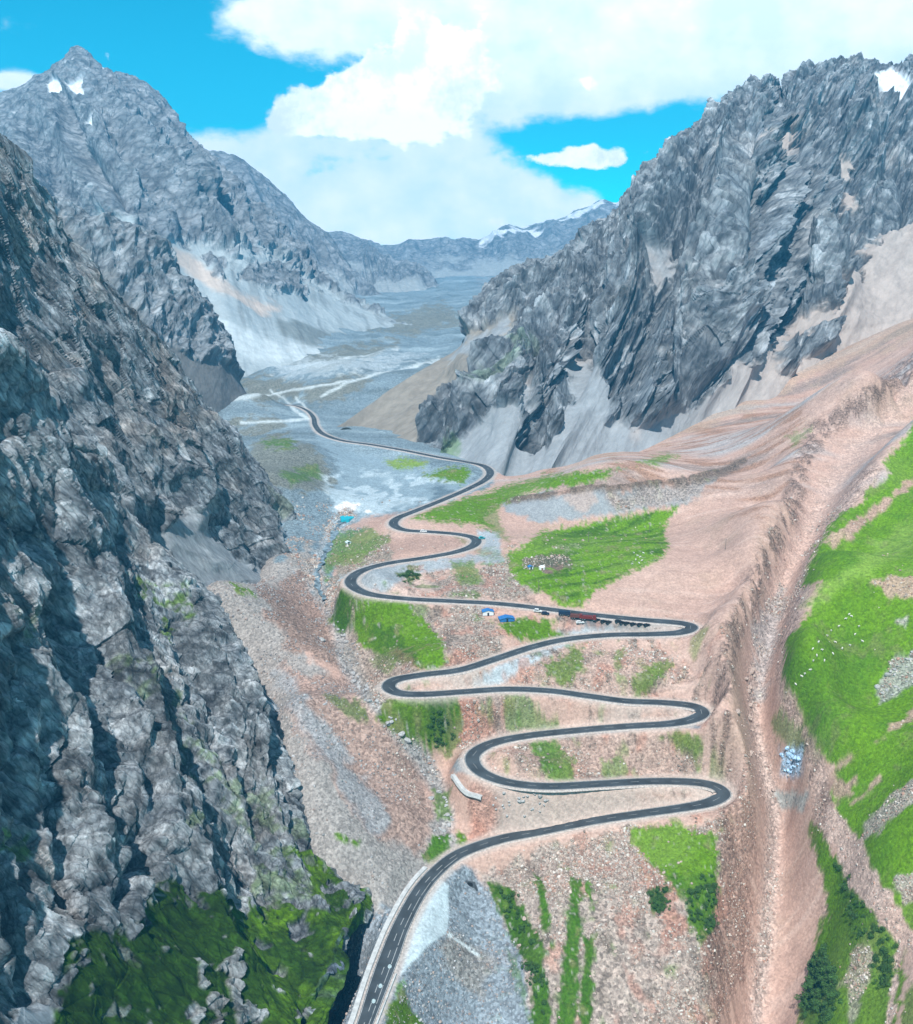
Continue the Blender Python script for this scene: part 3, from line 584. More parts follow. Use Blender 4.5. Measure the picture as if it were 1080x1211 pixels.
for p, c, s in (([(1036,690),(1060,684),(1085,686),(1120,690),(1100,702),(1050,706)], SAND, .4), ([(1080,838),(1110,825),(1110,838),(1070,858),(1020,892),(990,912),(985,906),(1030,878)], SAND*.9, .3), ([(1085,920),(1120,910),(1110,945),(1070,958),(1040,985),(1018,995),(1022,975),(1050,950)], C3(.40,.34,.31), .8),
                ([(1000,925),(1015,915),(1012,925),(1000,935)], SAND, .4), ([(1005,950),(1040,915),(1045,922),(1020,945)], SAND, .4), ([(1036,815),(1060,780),(1090,765),(1090,800),(1060,825),(1042,832)], C3(.36,.36,.33), 1), ([(1060,1040),(1090,1030),(1090,1060),(1070,1065)], C3(.42,.37,.34), 1),
                ([(1060,735),(1075,728),(1070,745)], C3(.38,.36,.33), .9), ([(985,905),(1010,935),(990,950),(985,930)], SAND, .5), ([(975,640),(1050,590),(1085,560),(1085,566),(1050,600),(985,648)], SAND, .3), ([(1000,625),(1075,570),(1078,575),(1010,632)], SAND*.8, .3)):
    paint(pm(p, 2.5, 4)*.85, c, s)
gr([(958,975),(972,985),(985,1010),(1000,1005),(1008,1040),(1035,1075),(1068,1110),(1072,1150),(1055,1240),(940,1240),(948,1180),(962,1130),(978,1075),(968,1030)], GRASS*.8, 3, 5)
paint(pm([(985,1015),(1005,1020),(1030,1075),(1068,1120),(1050,1211),(1030,1160),(990,1080)], 6, 10)*.6, GRASSD*1.6, .4, 1)
gr([(950,1180),(970,1120),(985,1180),(960,1230)], GRASSD*1.2, 4, 8, .7)
paint(pm([(1018,1130),(1026,1135),(1025,1180),(1015,1240),(990,1240),(1000,1180)], 4, 9)*.7, C3(.40,.35,.30), .9)
paint(pm([(975,955),(990,960),(1015,990),(1045,1050),(1078,1100),(1110,1130),(1100,1145),(1070,1120),(1062,1180),(1050,1240),(1040,1240),(1055,1150),(1062,1115),(1030,1075),(1003,1050),(990,1010),(978,990)], 2.5, 3), SANDL, .4)
gr([(1070,1165),(1100,1150),(2000,1180),(2400,1800),(1080,1500),(1060,1240)], GRASS*.7, 3, 6, .8)
gr([(908,850),(925,842),(945,865),(950,890),(930,885)], GRASSD*2, 4, 7, .6); paint(pm([(922,888),(945,888),(946,915),(925,918)], 3, 3)*.9, C3(.33,.46,.60), 1.0)
sp = noise(GX/1.5, GY/1.5, seed=71)
tuft = ss(w2, .12, .35)*stony*(1-grass)*ss(GY, 900, 700)*ss(w3+.6*w1, -.05, .2)
col = lerp(col, GRASSD*2.0, tuft*.28*ss(PX, 870, 840)*ss(PX, 540, 600))
gmot = ss(w2+w4*.6, .0, .45)*np.clip(grass, 0, 1); col = lerp(col, GRASSD*1.5, gmot*.45); gm2 = ss(-w2-w4*.5+.5*w1, .05, .5)*np.clip(grass, 0, 1)*(stony > .22); col = lerp(col, GRASSY*.7, gm2*.35)
stn = ss(w4+w2*.4, .32, .45)*np.clip(grass, 0, 1)*ss(PX, 900, 840); col = lerp(col, STONE, stn*.6)
worn = ss(w2*.8+w1*.9-.25*hb, .16, .42)*np.clip(grass, 0, 1); col = lerp(col, C3(.22,.19,.10), worn*(.30+.25*ss(PX, 900, 860)))
pale = ss(w3-.3*w1, .05, .4)*np.clip(grass, 0, 1); col = lerp(col, GRASSY*.75, pale*.35)
col = col*(1+.20*w2+.16*w4*(.4+stony))[..., None]*(1+.12*hb)[..., None]
redz = ss(w3+w1*.5, .15, .5)*(1-grass)*ss(PX, 560, 620)*.25; col = lerp(col, C3(.46,.27,.21), redz)
# verge of the road: pale crushed stone
verge = ss(vd, 3.6, 1.8); col = lerp(col, C3(.46,.39,.35), verge*.65); stony *= (1-verge); grass *= (1-verge)
col = np.clip(col, .004, .9)
# ----- relief
amp = .25 + stony*1.0
flatk = np.clip(1-pm([(380,500),(560,540),(560,590),(470,612),(440,618),(400,618),(380,560)], 6, 3), .12, 1)
rel = (w1*1.3*flatk*(.4+stony) + w2*.75*(.12+stony) + w4*.45*(.05+stony))
boul = np.clip(noise(GX/1.9, GY/1.9, seed=5)-.25, 0, 1)*1.7*stony
rel = rel + boul*ss(GY, 900, 600)
rel = rel + (w3*14*ss(GY, 800, 1400) + fbm(GX/120, GY/120, o=4, seed=8)*10*ss(GY, 900, 1300))
lipd = np.maximum(lip, lipr*.6)
rel = rel + lipd*(crk-.4)*3.0 + lipd*w1*2.0 + lipd*w2*1.2
sidem = pm([(845,880),(885,900),(905,960),(895,1060),(890,1240),(835,1240),(850,1100),(860,1000)], 6, 6)
rel = rel + sidem*(ridged(GX/9+GY/40, GY/9, o=4, seed=14)-.4)*3.2
rel = rel + np.clip(grass, 0, 1)*(terr-.4)*.5*ss(PX, 900, 800) + pm(HILL, 4, 4)*(hb*3.5 + strh*1.2)
scl = sdline(PX, PY, [(600,592),(640,588),(700,577),(720,578),(800,570),(845,560)])
rel = rel + ss(scl, 5, 0)*3.0*(.6+w2)
bump2 = ridged(GX/30, GY/30, o=4, seed=101)
rel = rel + pm([(565,1035),(640,1010),(740,985),(850,980),(850,1100),(835,1230),(600,1230),(600,1120)], 8, 6)*(bump2-.4)*3
GZ = GZ + rel*ss(vd, .5, 9)*(1-turn*.9)
tmask = sdpoly(PX, PY, TURN)
kz = ss(vd, 9.0, 1.3)
GZ = GZ*(1-kz) + (RDz-.25)*kz
GRGH = .25+stony*.9
FX, FY = GX, GY
def gheight(x, y):
    x, y = np.asarray(x, float), np.asarray(y, float)
    r = np.clip((np.log(y)-math.log(YA))/(math.log(YB)-math.log(YA))*(NR-1), 0, NR-1.001); c = np.clip((x/y-SA)/(SB-SA)*(NC-1), 0, NC-1.001)
    i, j = r.astype(int), c.astype(int); a, b = r-i, c-j
    return (GZ[i, j]*(1-a)*(1-b)+GZ[i+1, j]*a*(1-b)+GZ[i, j+1]*(1-a)*b+GZ[i+1, j+1]*a*b)
def hit(px, py, d0=250, d1=2500):
    """where the sight line through a photo point meets the ground"""
    d = np.exp(np.linspace(math.log(d0), math.log(d1), 2500)); P = W(np.full(d.shape, px), np.full(d.shape, py), d)
    k = np.nonzero(P[:, 2] < gheight(P[:, 0], P[:, 1]))[0]
    i = k[0] if len(k) else len(d)-1
    p = P[i]; return float(p[0]), float(p[1]), float(gheight(p[0], p[1]))
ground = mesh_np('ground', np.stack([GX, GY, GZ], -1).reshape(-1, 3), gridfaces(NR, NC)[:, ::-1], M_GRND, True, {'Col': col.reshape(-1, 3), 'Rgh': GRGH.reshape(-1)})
tag(ground, kind='structure')

# ---------------------------------------------------------------- mountains: control nets lofted and broken by rock relief
def net(ctrl, n_u, n_v):
    """ctrl: rows (crest..foot) of (x, y, d); returns dense world grid"""
    A = np.array(ctrl, float); B = W(A[..., 0], A[..., 1], A[..., 2])
    def res(a, n):                                         # catmull along axis 0
        m = a.shape[0]; t = np.linspace(0, m-1, n); i = np.clip(np.floor(t).astype(int), 0, m-2); f = (t-i).reshape((-1,)+(1,)*(a.ndim-1))
        g = np.concatenate([2*a[:1]-a[1:2], a, 2*a[-1:]-a[-2:-1]]); p = lambda j: g[i+j+1]
        return .5*(2*p(0)+(-p(-1)+p(1))*f+(2*p(-1)-5*p(0)+4*p(1)-p(2))*f*f+(-p(-1)+3*p(0)-3*p(1)+p(2))*f**3)
    C = res(B, n_v); return np.swapaxes(res(np.swapaxes(C, 0, 1), n_u), 0, 1), B
def back_rows(crest, depths=((40, 60), (120, 260))):
    """rows behind the crest, away from the viewer and down"""
    c = np.array(crest, float); P = W(c[:, 0], c[:, 1], c[:, 2]); h = P[:, :2]/np.linalg.norm(P[:, :2], axis=1)[:, None]
    rows = []
    for f, dn in depths:
        q = P.copy(); q[:, :2] += h*f; q[:, 2] -= dn
        px, py = proj(q); d = q[:, 1]*CP-(q[:, 2]-CZ)*SP
        rows.append([tuple(v) for v in np.stack([px, py, d], 1)])
    return rows[::-1]
def mix_rows(a, b, t, bulge=0):
    return [(p[0]+(q[0]-p[0])*t, p[1]+(q[1]-p[1])*t, 1/((1-t)/p[2]+t/q[2])*(1-bulge)) for p, q in zip(a, b)]
CK = 1
def skirt(foot, fwd=70, dn=60):
    c = np.array(foot, float); P = W(c[:, 0], c[:, 1], c[:, 2]); h = P[:, :2]/np.linalg.norm(P[:, :2], axis=1)[:, None]
    P[:, :2] -= h*fwd; P[:, 2] -= dn; px, py = proj(P)
    return [tuple(v) for v in np.stack([px, py, P[:, 1]*CP-(P[:, 2]-CZ)*SP], 1)]
def mountain(name, ctrl, n_u, n_v, disp, paintf, mat, smooth=False):
    G, B = net(ctrl, n_u, n_v)
    du = np.gradient(G, axis=1); dv = np.gradient(G, axis=0)
    Nn = np.cross(dv, du); Nn /= np.linalg.norm(Nn, axis=-1, keepdims=True)+1e-9
    Lu = np.cumsum(np.linalg.norm(du, axis=-1).mean(0)); Lv = np.cumsum(np.linalg.norm(dv, axis=-1).mean(1))
    U = np.repeat(Lu[None], n_v, 0); V = np.repeat(Lv[:, None], n_u, 1)
    px, py = proj(G)
    if (Nn[..., 2].mean() < 0): Nn = -Nn
    global CK, TP
    vc = V[int(2/(len(ctrl)-1)*n_v), 0]; TP = .62*(.08+.92*ss(np.abs(V-vc), V.max()*.01, V.max()*.2)); CK = .32+.68*ss(np.abs(V-vc), 0, V.max()*.10)
    c, rock, rg = paintf(G, U, V, px, py)
    D, xtra = disp(G, U, V, rock, px, py)
    G2 = G + Nn*D[..., None]
    if xtra is not None: c = xtra(c, D)
    F = gridfaces(n_v, n_u)
    o = mesh_np(name, G2.reshape(-1, 3), F, mat, smooth, {'Col': np.clip(c, .004, .9).reshape(-1, 3), 'Rgh': rg.reshape(-1)})
    return tag(o, kind='structure')
def pmask(px, py, poly, n1, n2, soft=3, j=7, jf=3): return ss(sdpoly(px, py, poly)+n1*j*3.0+n2*jf*3.0, -soft, soft)

def spines(px, py, G, items):
    """buttresses (+) and ravines (-): (photo line, width px, metres)"""
    n = fbm(G[..., 0]/25, G[..., 1]/25, G[..., 2]/25, o=3, seed=401); t = 0
    for pts, w, a in items: t = t + a*np.exp(-((sdline(px, py, pts, w*3)+n*w*.9)/w)**2)
    return t*TP
# --- near cliff on the left
CR1 = [(-300,520,300),(-120,440,350),(0,420,400),(65,510,440),(130,595,475),(188,655,480),(248,724,468),(304,802,452),(338,872,438),(366,937,425),(392,1000,412),(436,1064,394),(410,1112,380),(376,1200,346),(350,1300,320)]
FT1 = [(-500,800,170),(-450,900,172),(-400,1000,175),(-350,1150,180),(-300,1280,190),(-220,1350,200),(-120,1400,215),(-20,1420,230),(60,1440,245),(130,1440,258),(190,1440,270),(250,1420,285),(290,1420,300),(330,1400,310),(350,1400,315)]
m1, m2, m3 = mix_rows(CR1, FT1, .2, .02), mix_rows(CR1, FT1, .45, .03), mix_rows(CR1, FT1, .72, .02)
def paint_near(G, U, V, px, py):
    x, y, z = G[..., 0], G[..., 1], G[..., 2]
    n1 = fbm(x/30, y/30, z/30, o=4, seed=3); n2 = fbm(x/7, y/7, z/9, o=3, seed=4); n3 = fbm(x/2.5, y/2.5, z/2.5, o=2, seed=6)
    c = np.empty(G.shape, np.float32); c[:] = ROCK
    c = lerp(c, ROCKL, ss(n2+.5*n1, -.2, .4)*.8); c = lerp(c, ROCKD, ss(-n2+n3*.5, .15, .6)*.7); c = lerp(c, ROCKB, ss(n1, .05, .45)*.45)
    ax, ay, az = aniso(G, AX_L, .12); stt = fbm(ax/7, ay/7, az/7, o=4, seed=7); c = lerp(c, ROCKL*1.05, ss(stt, .1, .4)*.6); c = lerp(c, ROCKD*1.2, ss(-stt, .15, .45)*.5)
    rock = np.ones(px.shape, np.float32)
    g = pmask(px, py, [(20,1300),(60,1180),(110,1120),(150,1090),(190,1050),(215,1030),(240,1050),(290,1055),(330,1075),(380,1060),(370,1000),(400,1000),(460,1080),(440,1130),(400,1300)], n1, n2, 5, 24, 18)
    isl = ss(n2*1.0+n1*.8, .22, .36)
    g = g*(1-isl*ss(px, 150, 260)*.95)*(1-ss(n2, .25, .4)*.6)
    lo = pmask(px, py, [(60,1200),(120,1120),(190,1060),(240,1090),(330,1110),(330,1300),(60,1300)], n1, n2, 14, 10)
    c = lerp(c, GRASSD*.9, g); gb = g*ss(px, 280, 350)*ss(n1+n2*.5, -.3, .15); c = lerp(c, GRASS*.9, gb*.9)
    c = lerp(c, GRASSD*1.3, g*ss(n3+n2, .05, .4)*.5)
    rock = rock*(1-g*.55)
    # ledges with grass higher up
    for p, k in (([(160,675),(185,680),(222,715),(215,732),(190,708)], .9), ([(165,760),(200,800),(250,860),(330,940),(380,980),(340,970),(260,920),(190,850),(150,790)], .55), ([(60,790),(90,785),(85,800),(62,800)], .7), ([(10,985),(40,985),(36,1002),(14,1000)], .8), ([(215,960),(245,960),(250,990),(225,985)], .6), ([(0,740),(20,738),(25,752),(5,755)], .5), ([(125,780),(150,782),(160,800),(135,800)],.6), ([(255,705),(262,712),(258,722),(250,716)],.6), ([(330,990),(380,1000),(400,1020),(380,1060),(350,1040)],.6)):
        q = pmask(px, py, p, n1, n2, 4, 10, 10)*k*ss(n2+n3*.6, -.15, .25); c = lerp(c, GRASS*.6+GRASSY*.15, q); rock = rock*(1-q*.3)
    q = pmask(px, py, [(30,1240),(40,1180),(70,1165),(82,1185),(88,1240)], n1, n2, 3, 4, 2); c = lerp(c, C3(.26,.30,.34), q); rock = rock*(1-q*.9)
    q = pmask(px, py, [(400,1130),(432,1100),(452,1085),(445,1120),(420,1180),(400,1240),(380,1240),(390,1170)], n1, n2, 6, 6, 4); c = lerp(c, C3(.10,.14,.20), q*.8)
    return c, rock, .35+rock*.75
def disp_near(G, U, V, rock, px, py):
    x, y, z = G[..., 0], G[..., 1], G[..., 2]
    w = fbm(U/60, V/60, o=3, seed=31)*18
    Q = V-.30*U; R_ = U+.3*V
    big = ridged((Q+w)/62, R_/260, o=3, seed=32)
    mid = ridged((Q+w*.5)/21, R_/75, o=4, seed=35)
    f1, f2, val = worley((Q+w*.3)/11, R_/26, y/60, seed=5)
    ax, ay, az = aniso(G, AX_L, .3); g1, g2, val2 = worley(ax/3.2, ay/3.2, az/3.2, seed=8)
    sm = ridged(ax/6, ay/6, az/6, o=3, seed=39)
    crease = np.clip(.22-(f2-f1), 0, .22)/.22
    D = (big-.45)*26*(.45+.55*rock) + rock*((mid-.4)*7 + (val-.5)*3.4 - crease*1.6 + (val2-.5)*1.6 + (sm-.4)*2.8)
    D = D - D.mean()
    D = D + spines(px, py, G, [([(95,630),(150,740),(182,860),(190,960),(150,1060)], 9, -15), ([(225,850),(270,930),(320,1010),(345,1065)], 8, -11), ([(0,1000),(30,1110),(60,1175)], 9, -14), ([(0,470),(10,560),(45,650)], 9, -12), ([(150,640),(200,760),(240,860),(280,960)], 18, 10),
        ([(185,690),(260,800),(325,930)], 7, -10), ([(60,560),(120,700),(170,800)], 16, 9), ([(20,700),(70,800),(100,900),(120,1000)], 20, 9), ([(0,760),(50,860),(75,960),(90,1060)], 8, -10), ([(240,740),(300,830),(350,950)], 12, 7), ([(110,800),(140,900),(150,980)], 6, -7), ([(270,960),(310,1040)], 6, -6)])*(.3+.7*rock)
    D = D*ss(V, -1, 60)*(1-.7*ss(px, 360, 430)*ss(py, 1040, 1080)) - 2
    def x2(c, D): return c*(.78+(.48*(val-.45)+.5*(val2-.5))*rock)[..., None]
    return D, x2
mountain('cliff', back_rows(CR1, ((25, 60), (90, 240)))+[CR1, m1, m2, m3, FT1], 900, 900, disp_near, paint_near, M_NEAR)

# --- second cliff, behind it
CR2 = [(-300,120,430),(-130,110,480),(0,165,520),(45,232,545),(85,290,565),(130,342,590),(172,388,615),(215,440,645),(262,492,675),(305,550,700),(340,600,715),(375,640,712),(392,662,700)]
FT2 = [(-600,500,250),(-450,620,290),(-200,700,350),(-80,720,390),(0,740,420),(70,760,445),(130,760,470),(180,750,500),(230,735,535),(280,720,570),(325,712,605),(360,700,640),(385,690,660)]
def paint_cl2(G, U, V, px, py):
    x, y, z = G[..., 0], G[..., 1], G[..., 2]
    n1 = fbm(x/40, y/40, z/40, o=4, seed=13); n2 = fbm(x/9, y/9, z/12, o=3, seed=14); n3 = fbm(x/3, y/3, z/3, o=2, seed=16)
    c = np.empty(G.shape, np.float32); c[:] = ROCK*.9
    c = lerp(c, ROCKL*.85, ss(n2+.4*n1, .0, .5)*.65); c = lerp(c, ROCKD, ss(-n2+n3*.5, .15, .6)*.65); c = lerp(c, ROCKB, ss(n1+ .2*n2, -.05, .4)*.6)
    sc = 0
    for p in ([(185,630),(240,600),(275,640),(330,680),(340,695),(380,685),(395,700),(360,780),(180,780)], [(235,612),(250,620),(300,680),(250,690),(225,650)], [(100,555),(118,560),(140,620),(160,680),(130,640)], [(310,590),(350,620),(400,655),(360,668),(330,650)], [(0,690),(20,700),(40,720),(0,710)]):
        sc = np.maximum(sc, pmask(px, py, p, n1, n2, 4, 6, 4))
    c = lerp(c, SCREE, sc); rock = 1-sc*.93
    q = pmask(px, py, [(350,615),(385,640),(400,655),(370,655),(345,635)], n1, n2, 3, 5, 4)*.8; c = lerp(c, GRASSD*2, q)
    q = pmask(px, py, [(300,560),(340,590),(360,620),(330,610)], n1, n2, 4, 6, 4)*.35; c = lerp(c, GRASSY*.4, q)
    return c, rock, .3+rock*.8
def disp_cl2(G, U, V, rock, px, py):
    x, y, z = G[..., 0], G[..., 1], G[..., 2]
    w = fbm(U/80, V/80, o=3, seed=51)*22
    Q = V-.42*U; R_ = U+.42*V
    big = ridged((Q+w)/75, R_/260, o=3, seed=52); mid = ridged((Q+w*.5)/27, R_/90, o=4, seed=55)
    f1, f2, val = worley((Q+w*.3)/11, R_/30, y/70, seed=15); ax, ay, az = aniso(G, AX_L, .35); g1, g2, val2 = worley(ax/4.5, ay/4.5, az/4.5, seed=18)
    sm = ridged(ax/8, ay/8, az/8, o=3, seed=59)
    D = CK*(big-.45)*22*(.35+.65*rock) + rock*((mid-.4)*8 + (val-.5)*3.5 + (val2-.5)*2.0 + (sm-.4)*3.4)
    D = D - D.mean() + spines(px, py, G, [([(0,330),(60,420),(110,500),(140,600)], 14, 12), ([(20,300),(80,380),(140,480),(180,580),(200,640)], 8, -13), ([(130,342),(180,450),(220,540),(240,610)], 13, 11), ([(160,380),(210,480),(260,570),(300,640)], 8, -11), ([(240,470),(290,560),(330,640)], 11, 8), ([(0,420),(40,500),(90,580)], 8, -10)])
    return D, lambda c, D: c*(1+(.5*(val-.5)+.45*(val2-.5))*rock)[..., None]
mountain('cliff', back_rows(CR2, ((30, 50), (110, 260)))+[CR2, mix_rows(CR2, FT2, .3, .015), mix_rows(CR2, FT2, .65, .02), FT2], 720, 640, disp_cl2, paint_cl2, M_NEAR)

# --- big grey mountain on the right
CRR = [(395,508,1010),(440,470,1060),(500,432,1100),(540,408,1130),(565,370,1150),(600,328,1180),(640,310,1200),(680,288,1220),(705,266,1240),(735,243,1260),(765,210,1280),(800,168,1300),(822,148,1310),(850,125,1330),(880,106,1345),(905,96,1362),(925,110,1378),(942,88,1400),(985,78,1425),(1020,72,1450),(1060,78,1470),(1090,70,1490),(1180,60,1530),(1350,40,1600)]
FTR = [(375,530,985),(410,530,960),(445,532,935),(480,540,905),(510,550,880),(535,560,860),(560,568,840),(590,578,815),(615,575,825),(640,570,838),(665,560,855),(695,550,868),(720,545,880),(750,535,895),(780,520,910),(810,508,922),(850,490,940),(890,472,960),(930,450,985),(970,425,1010),(1010,405,1035),(1060,385,1060),(1150,350,1090),(1300,310,1130)]
def bend(row, adj):
    return [(p[0]+adj.get(i, (0, 0, 0))[0], p[1]+adj.get(i, (0, 0, 0))[1], p[2]+adj.get(i, (0, 0, 0))[2]) for i, p in enumerate(row)]
r1 = bend(mix_rows(CRR, FTR, .25, .02), {15: (10,0,-50), 16: (10,0,-30), 17: (0,0,15), 18: (0,0,30), 19: (0,0,20)})
r2 = bend(mix_rows(CRR, FTR, .5, .03), {14: (10,0,-30), 15: (25,0,-70), 16: (25,0,-60), 17: (10,0,10), 18: (0,0,60), 19: (0,0,60), 20: (0,0,40), 6: (0,0,-25), 9: (0,0,25), 10: (0,0,-15)})
r3 = bend(mix_rows(CRR, FTR, .75, .02), {15: (20,0,-30), 16: (30,0,-40), 17: (20,0,-10), 18: (0,0,20), 6: (0,0,-15), 8: (0,0,12)})
def paint_rm(G, U, V, px, py):
    x, y, z = G[..., 0], G[..., 1], G[..., 2]
    n1 = fbm(x/60, y/60, z/60, o=4, seed=23); n2 = fbm(x/15, y/15, z/18, o=3, seed=24); n3 = fbm(x/5, y/5, z/5, o=2, seed=26)
    c = np.empty(G.shape, np.float32); c[:] = ROCK*.82
    c = lerp(c, ROCKL*.8, ss(n2+.4*n1, -.1, .45)*.7); c = lerp(c, ROCKD*1.3, ss(-n2+n3*.6, .15, .6)*.6); c = lerp(c, C3(.30,.27,.25), ss(n1, .1, .5)*.4)
    ax, ay, az = aniso(G, AX_R, .12); stt = fbm(ax/16, ay/16, az/16, o=4, seed=29); c = lerp(c, ROCKL*.9, ss(stt, .12, .4)*.5); c = lerp(c, ROCKD*1.3, ss(-stt, .15, .45)*.5)
    sc = pmask(px, py, [(300,470),(380,495),(430,460),(500,425),(540,400),(612,368),(600,395),(575,425),(545,455),(525,480),(500,505),(492,530),(490,570),(300,570)], n1, n2, 4, 5, 3)
    c = lerp(c, C3(.25,.225,.195), sc)
    s2 = 0
    for p in ([(500,575),(515,545),(545,510),(575,485),(625,460),(632,480),(615,510),(625,520),(655,515),(640,620),(500,620)], [(590,620),(590,565),(620,535),(655,512),(672,470),(672,430),(700,415),(722,435),(745,405),(735,445),(728,490),(750,512),(810,500),(780,560),(700,620)],
              [(700,545),(750,510),(800,490),(850,465),(885,430),(925,395),(965,365),(1005,370),(1018,340),(1022,290),(1080,250),(1400,200),(1400,450),(1000,470),(850,520),(700,570)], [(905,155),(930,160),(935,185),(920,190)], [(535,410),(570,395),(600,375),(590,400),(560,420),(530,430)],
              [(760,300),(790,290),(800,310),(780,330)], [(990,180),(1010,200),(1015,260),(1000,240)], [(1000,300),(1030,300),(1040,380),(1000,420),(985,370)], [(680,285),(700,275),(690,300),(670,310)]):
        s2 = np.maximum(s2, pmask(px, py, p, n1, n2, 4, 6, 5))
    isl = 0
    for p in ([(915,425),(930,405),(960,400),(985,380),(990,395),(960,425),(935,445),(918,445)], [(620,505),(640,470),(660,450),(668,470),(650,500),(630,520)], [(470,500),(500,480),(520,470),(510,500),(480,515)]):
        isl = np.maximum(isl, pmask(px, py, p, n1, n2, 3, 4, 4))
    s2 = s2*(1-isl)
    pink = ss(px, 760, 960)
    c = lerp(c, SCREE*1.0, s2*.95); c = lerp(c, SCREEP*1.02, s2*np.maximum(pink, ss(n1, .1, .4)*.5)*.85)
    q = pmask(px, py, [(500,560),(520,520),(545,505),(540,530),(520,560)], n1, n2, 4, 6, 5)*.5; c = lerp(c, GRASSD*2.4, q)
    q = pmask(px, py, [(620,410),(640,395),(600,440),(560,470),(570,450)], n1, n2, 4, 6, 5)*.3; c = lerp(c, GRASSD*2.4, q)
    sn = pmask(px, py, [(1020,82),(1035,85),(1060,80),(1075,100),(1068,118),(1050,105),(1035,95)], n1, n2, 2, 2, 1); c = lerp(c, SNOW, sn)
    rock = (1-np.maximum(sc, s2)*.94)*(1-sn*.9)*(1-ss(V/V.max(), .91, .95))
    return c, rock, .12+rock*.95
def disp_rm(G, U, V, rock, px, py):
    x, y, z = G[..., 0], G[..., 1], G[..., 2]
    w = fbm(U/120, V/120, o=3, seed=71)*35
    big = ridged((U+w+.30*V)/150, (V)/520, o=3, seed=72); mid = ridged((U+w*.5+.35*V)/45, (V)/120, o=4, seed=75)
    f1, f2, val = worley((U+V*.35)/18, V/42, y/90, seed=25); ax, ay, az = aniso(G, AX_R, .28); g1, g2, val2 = worley(ax/7, ay/7, az/7, seed=28)
    sm = ridged(ax/14, ay/14, az/14, o=4, seed=79)
    D = CK*(big-.45)*45*(.3+.7*rock) + rock*((mid-.4)*25*(.4+.6*CK) + (val-.5)*7 + (val2-.5)*3.2 + (sm-.4)*7)
    D = D - D.mean() + (.25+.75*rock)*spines(px, py, G, [([(905,97),(920,160),(945,220),(960,290),(1000,340),(1018,375)], 22, 46), ([(800,168),(790,250),(745,330),(702,380),(672,440),(655,505)], 17, 34), ([(850,125),(862,220),(852,300),(830,380),(800,440),(775,490)], 18, 34), ([(705,266),(665,340),(625,400),(590,440),(560,475)], 14, 24), ([(600,328),(560,385),(530,430)], 11, 14),
        ([(985,75),(1010,160),(1045,240)], 20, 28), ([(880,106),(892,200),(905,300),(922,380),(885,430)], 13, -36), ([(822,148),(828,230),(800,320),(762,400),(735,460)], 13, -36), ([(735,243),(712,320),(692,400),(690,470)], 12, -30), ([(655,300),(622,370),(600,430),(575,500)], 10, -20), ([(925,112),(962,180),(990,260),(1030,320)], 13, -34), ([(1040,80),(1060,180),(1080,260)], 12, -25)])
    return D, lambda c, D: c*(1+(.45*(val-.5)+.4*(val2-.5))*rock)[..., None]
mountain('mountain', back_rows(CRR, ((60, 60), (260, 420)))+[CRR, r1, r2, r3, FTR, skirt(FTR)], 1000, 720, disp_rm, paint_rm, M_ROCK)

# --- crag in the middle distance on the left
CR3 = [(-60,215,960),(0,225,980),(60,250,1000),(110,263,1020),(150,276,1040),(185,290,1060),(205,320,1072),(235,362,1085),(258,395,1098),(270,425,1110),(292,468,1125)]
FT3 = [(-60,640,820),(0,640,840),(60,640,860),(110,630,885),(150,620,910),(185,600,940),(215,575,970),(240,550,1000),(262,530,1030),(280,515,1060),(302,490,1100)]
def paint_c3(G, U, V, px, py):
    x, y, z = G[..., 0], G[..., 1], G[..., 2]
    n1 = fbm(x/60, y/60, z/60, o=4, seed=83); n2 = fbm(x/15, y/15, z/18, o=3, seed=84)
    c = np.empty(G.shape, np.float32); c[:] = ROCK*1.05
    c = lerp(c, ROCKL*.85, ss(n2, -.1, .4)*.5); c = lerp(c, ROCKD*1.5, ss(-n2, .1, .5)*.5)
    sc = pmask(px, py, [(150,380),(195,405),(240,425),(268,432),(300,460),(310,640),(100,640)], n1, n2, 4, 5, 4)
    sc = np.maximum(sc, pmask(px, py, [(70,262),(100,290),(130,340),(160,380),(120,370),(60,300)], n1, n2, 4, 5, 4)*.8)
    c = lerp(c, C3(.17,.17,.17), sc)
    return c, 1-sc*.95, .3+(1-sc)*.8
def disp_c3(G, U, V, rock, px, py):
    x, y, z = G[..., 0], G[..., 1], G[..., 2]
    mid = ridged((U+.3*V)/60, V/120, o=4, seed=85); g1, g2, v2 = worley(x/9, y/9, z/14, seed=38); sm = ridged(x/18, y/18, z/22, o=3, seed=89)
    return rock*((mid-.4)*22+(v2-.5)*3+(sm-.4)*5), None
mountain('mountain', back_rows(CR3, ((60, 60), (200, 420)))+[CR3, mix_rows(CR3, FT3, .5, .02), FT3], 330, 420, disp_c3, paint_c3, M_ROCK)

# --- blue peak and its fans
CR4 = [(-300,160,2200),(-120,140,2300),(-20,118,2380),(40,97,2400),(72,76,2420),(95,58,2430),(122,82,2430),(160,96,2430),(195,116,2430),(214,152,2440),(243,180,2440),(275,222,2430),(310,262,2400),(345,300,2350),(385,335,2250),(440,368,2150),(500,398,2050)]
FT4 = [(-300,520,1150),(-120,520,1180),(-20,520,1200),(60,515,1210),(110,500,1230),(160,490,1250),(200,482,1270),(235,478,1290),(262,470,1310),(290,462,1330),(315,455,1370),(345,448,1410),(375,440,1460),(400,433,1530),(430,426,1620),(465,418,1750),(505,410,1880)]
q1 = bend(mix_rows(CR4, FT4, .3, .02), {6: (0,0,-60), 8: (0,0,60), 9: (0,0,60), 4: (0,0,50), 11: (0,0,-40)})
q2 = bend(mix_rows(CR4, FT4, .62, -.02), {6: (0,0,-60), 8: (0,0,40)})
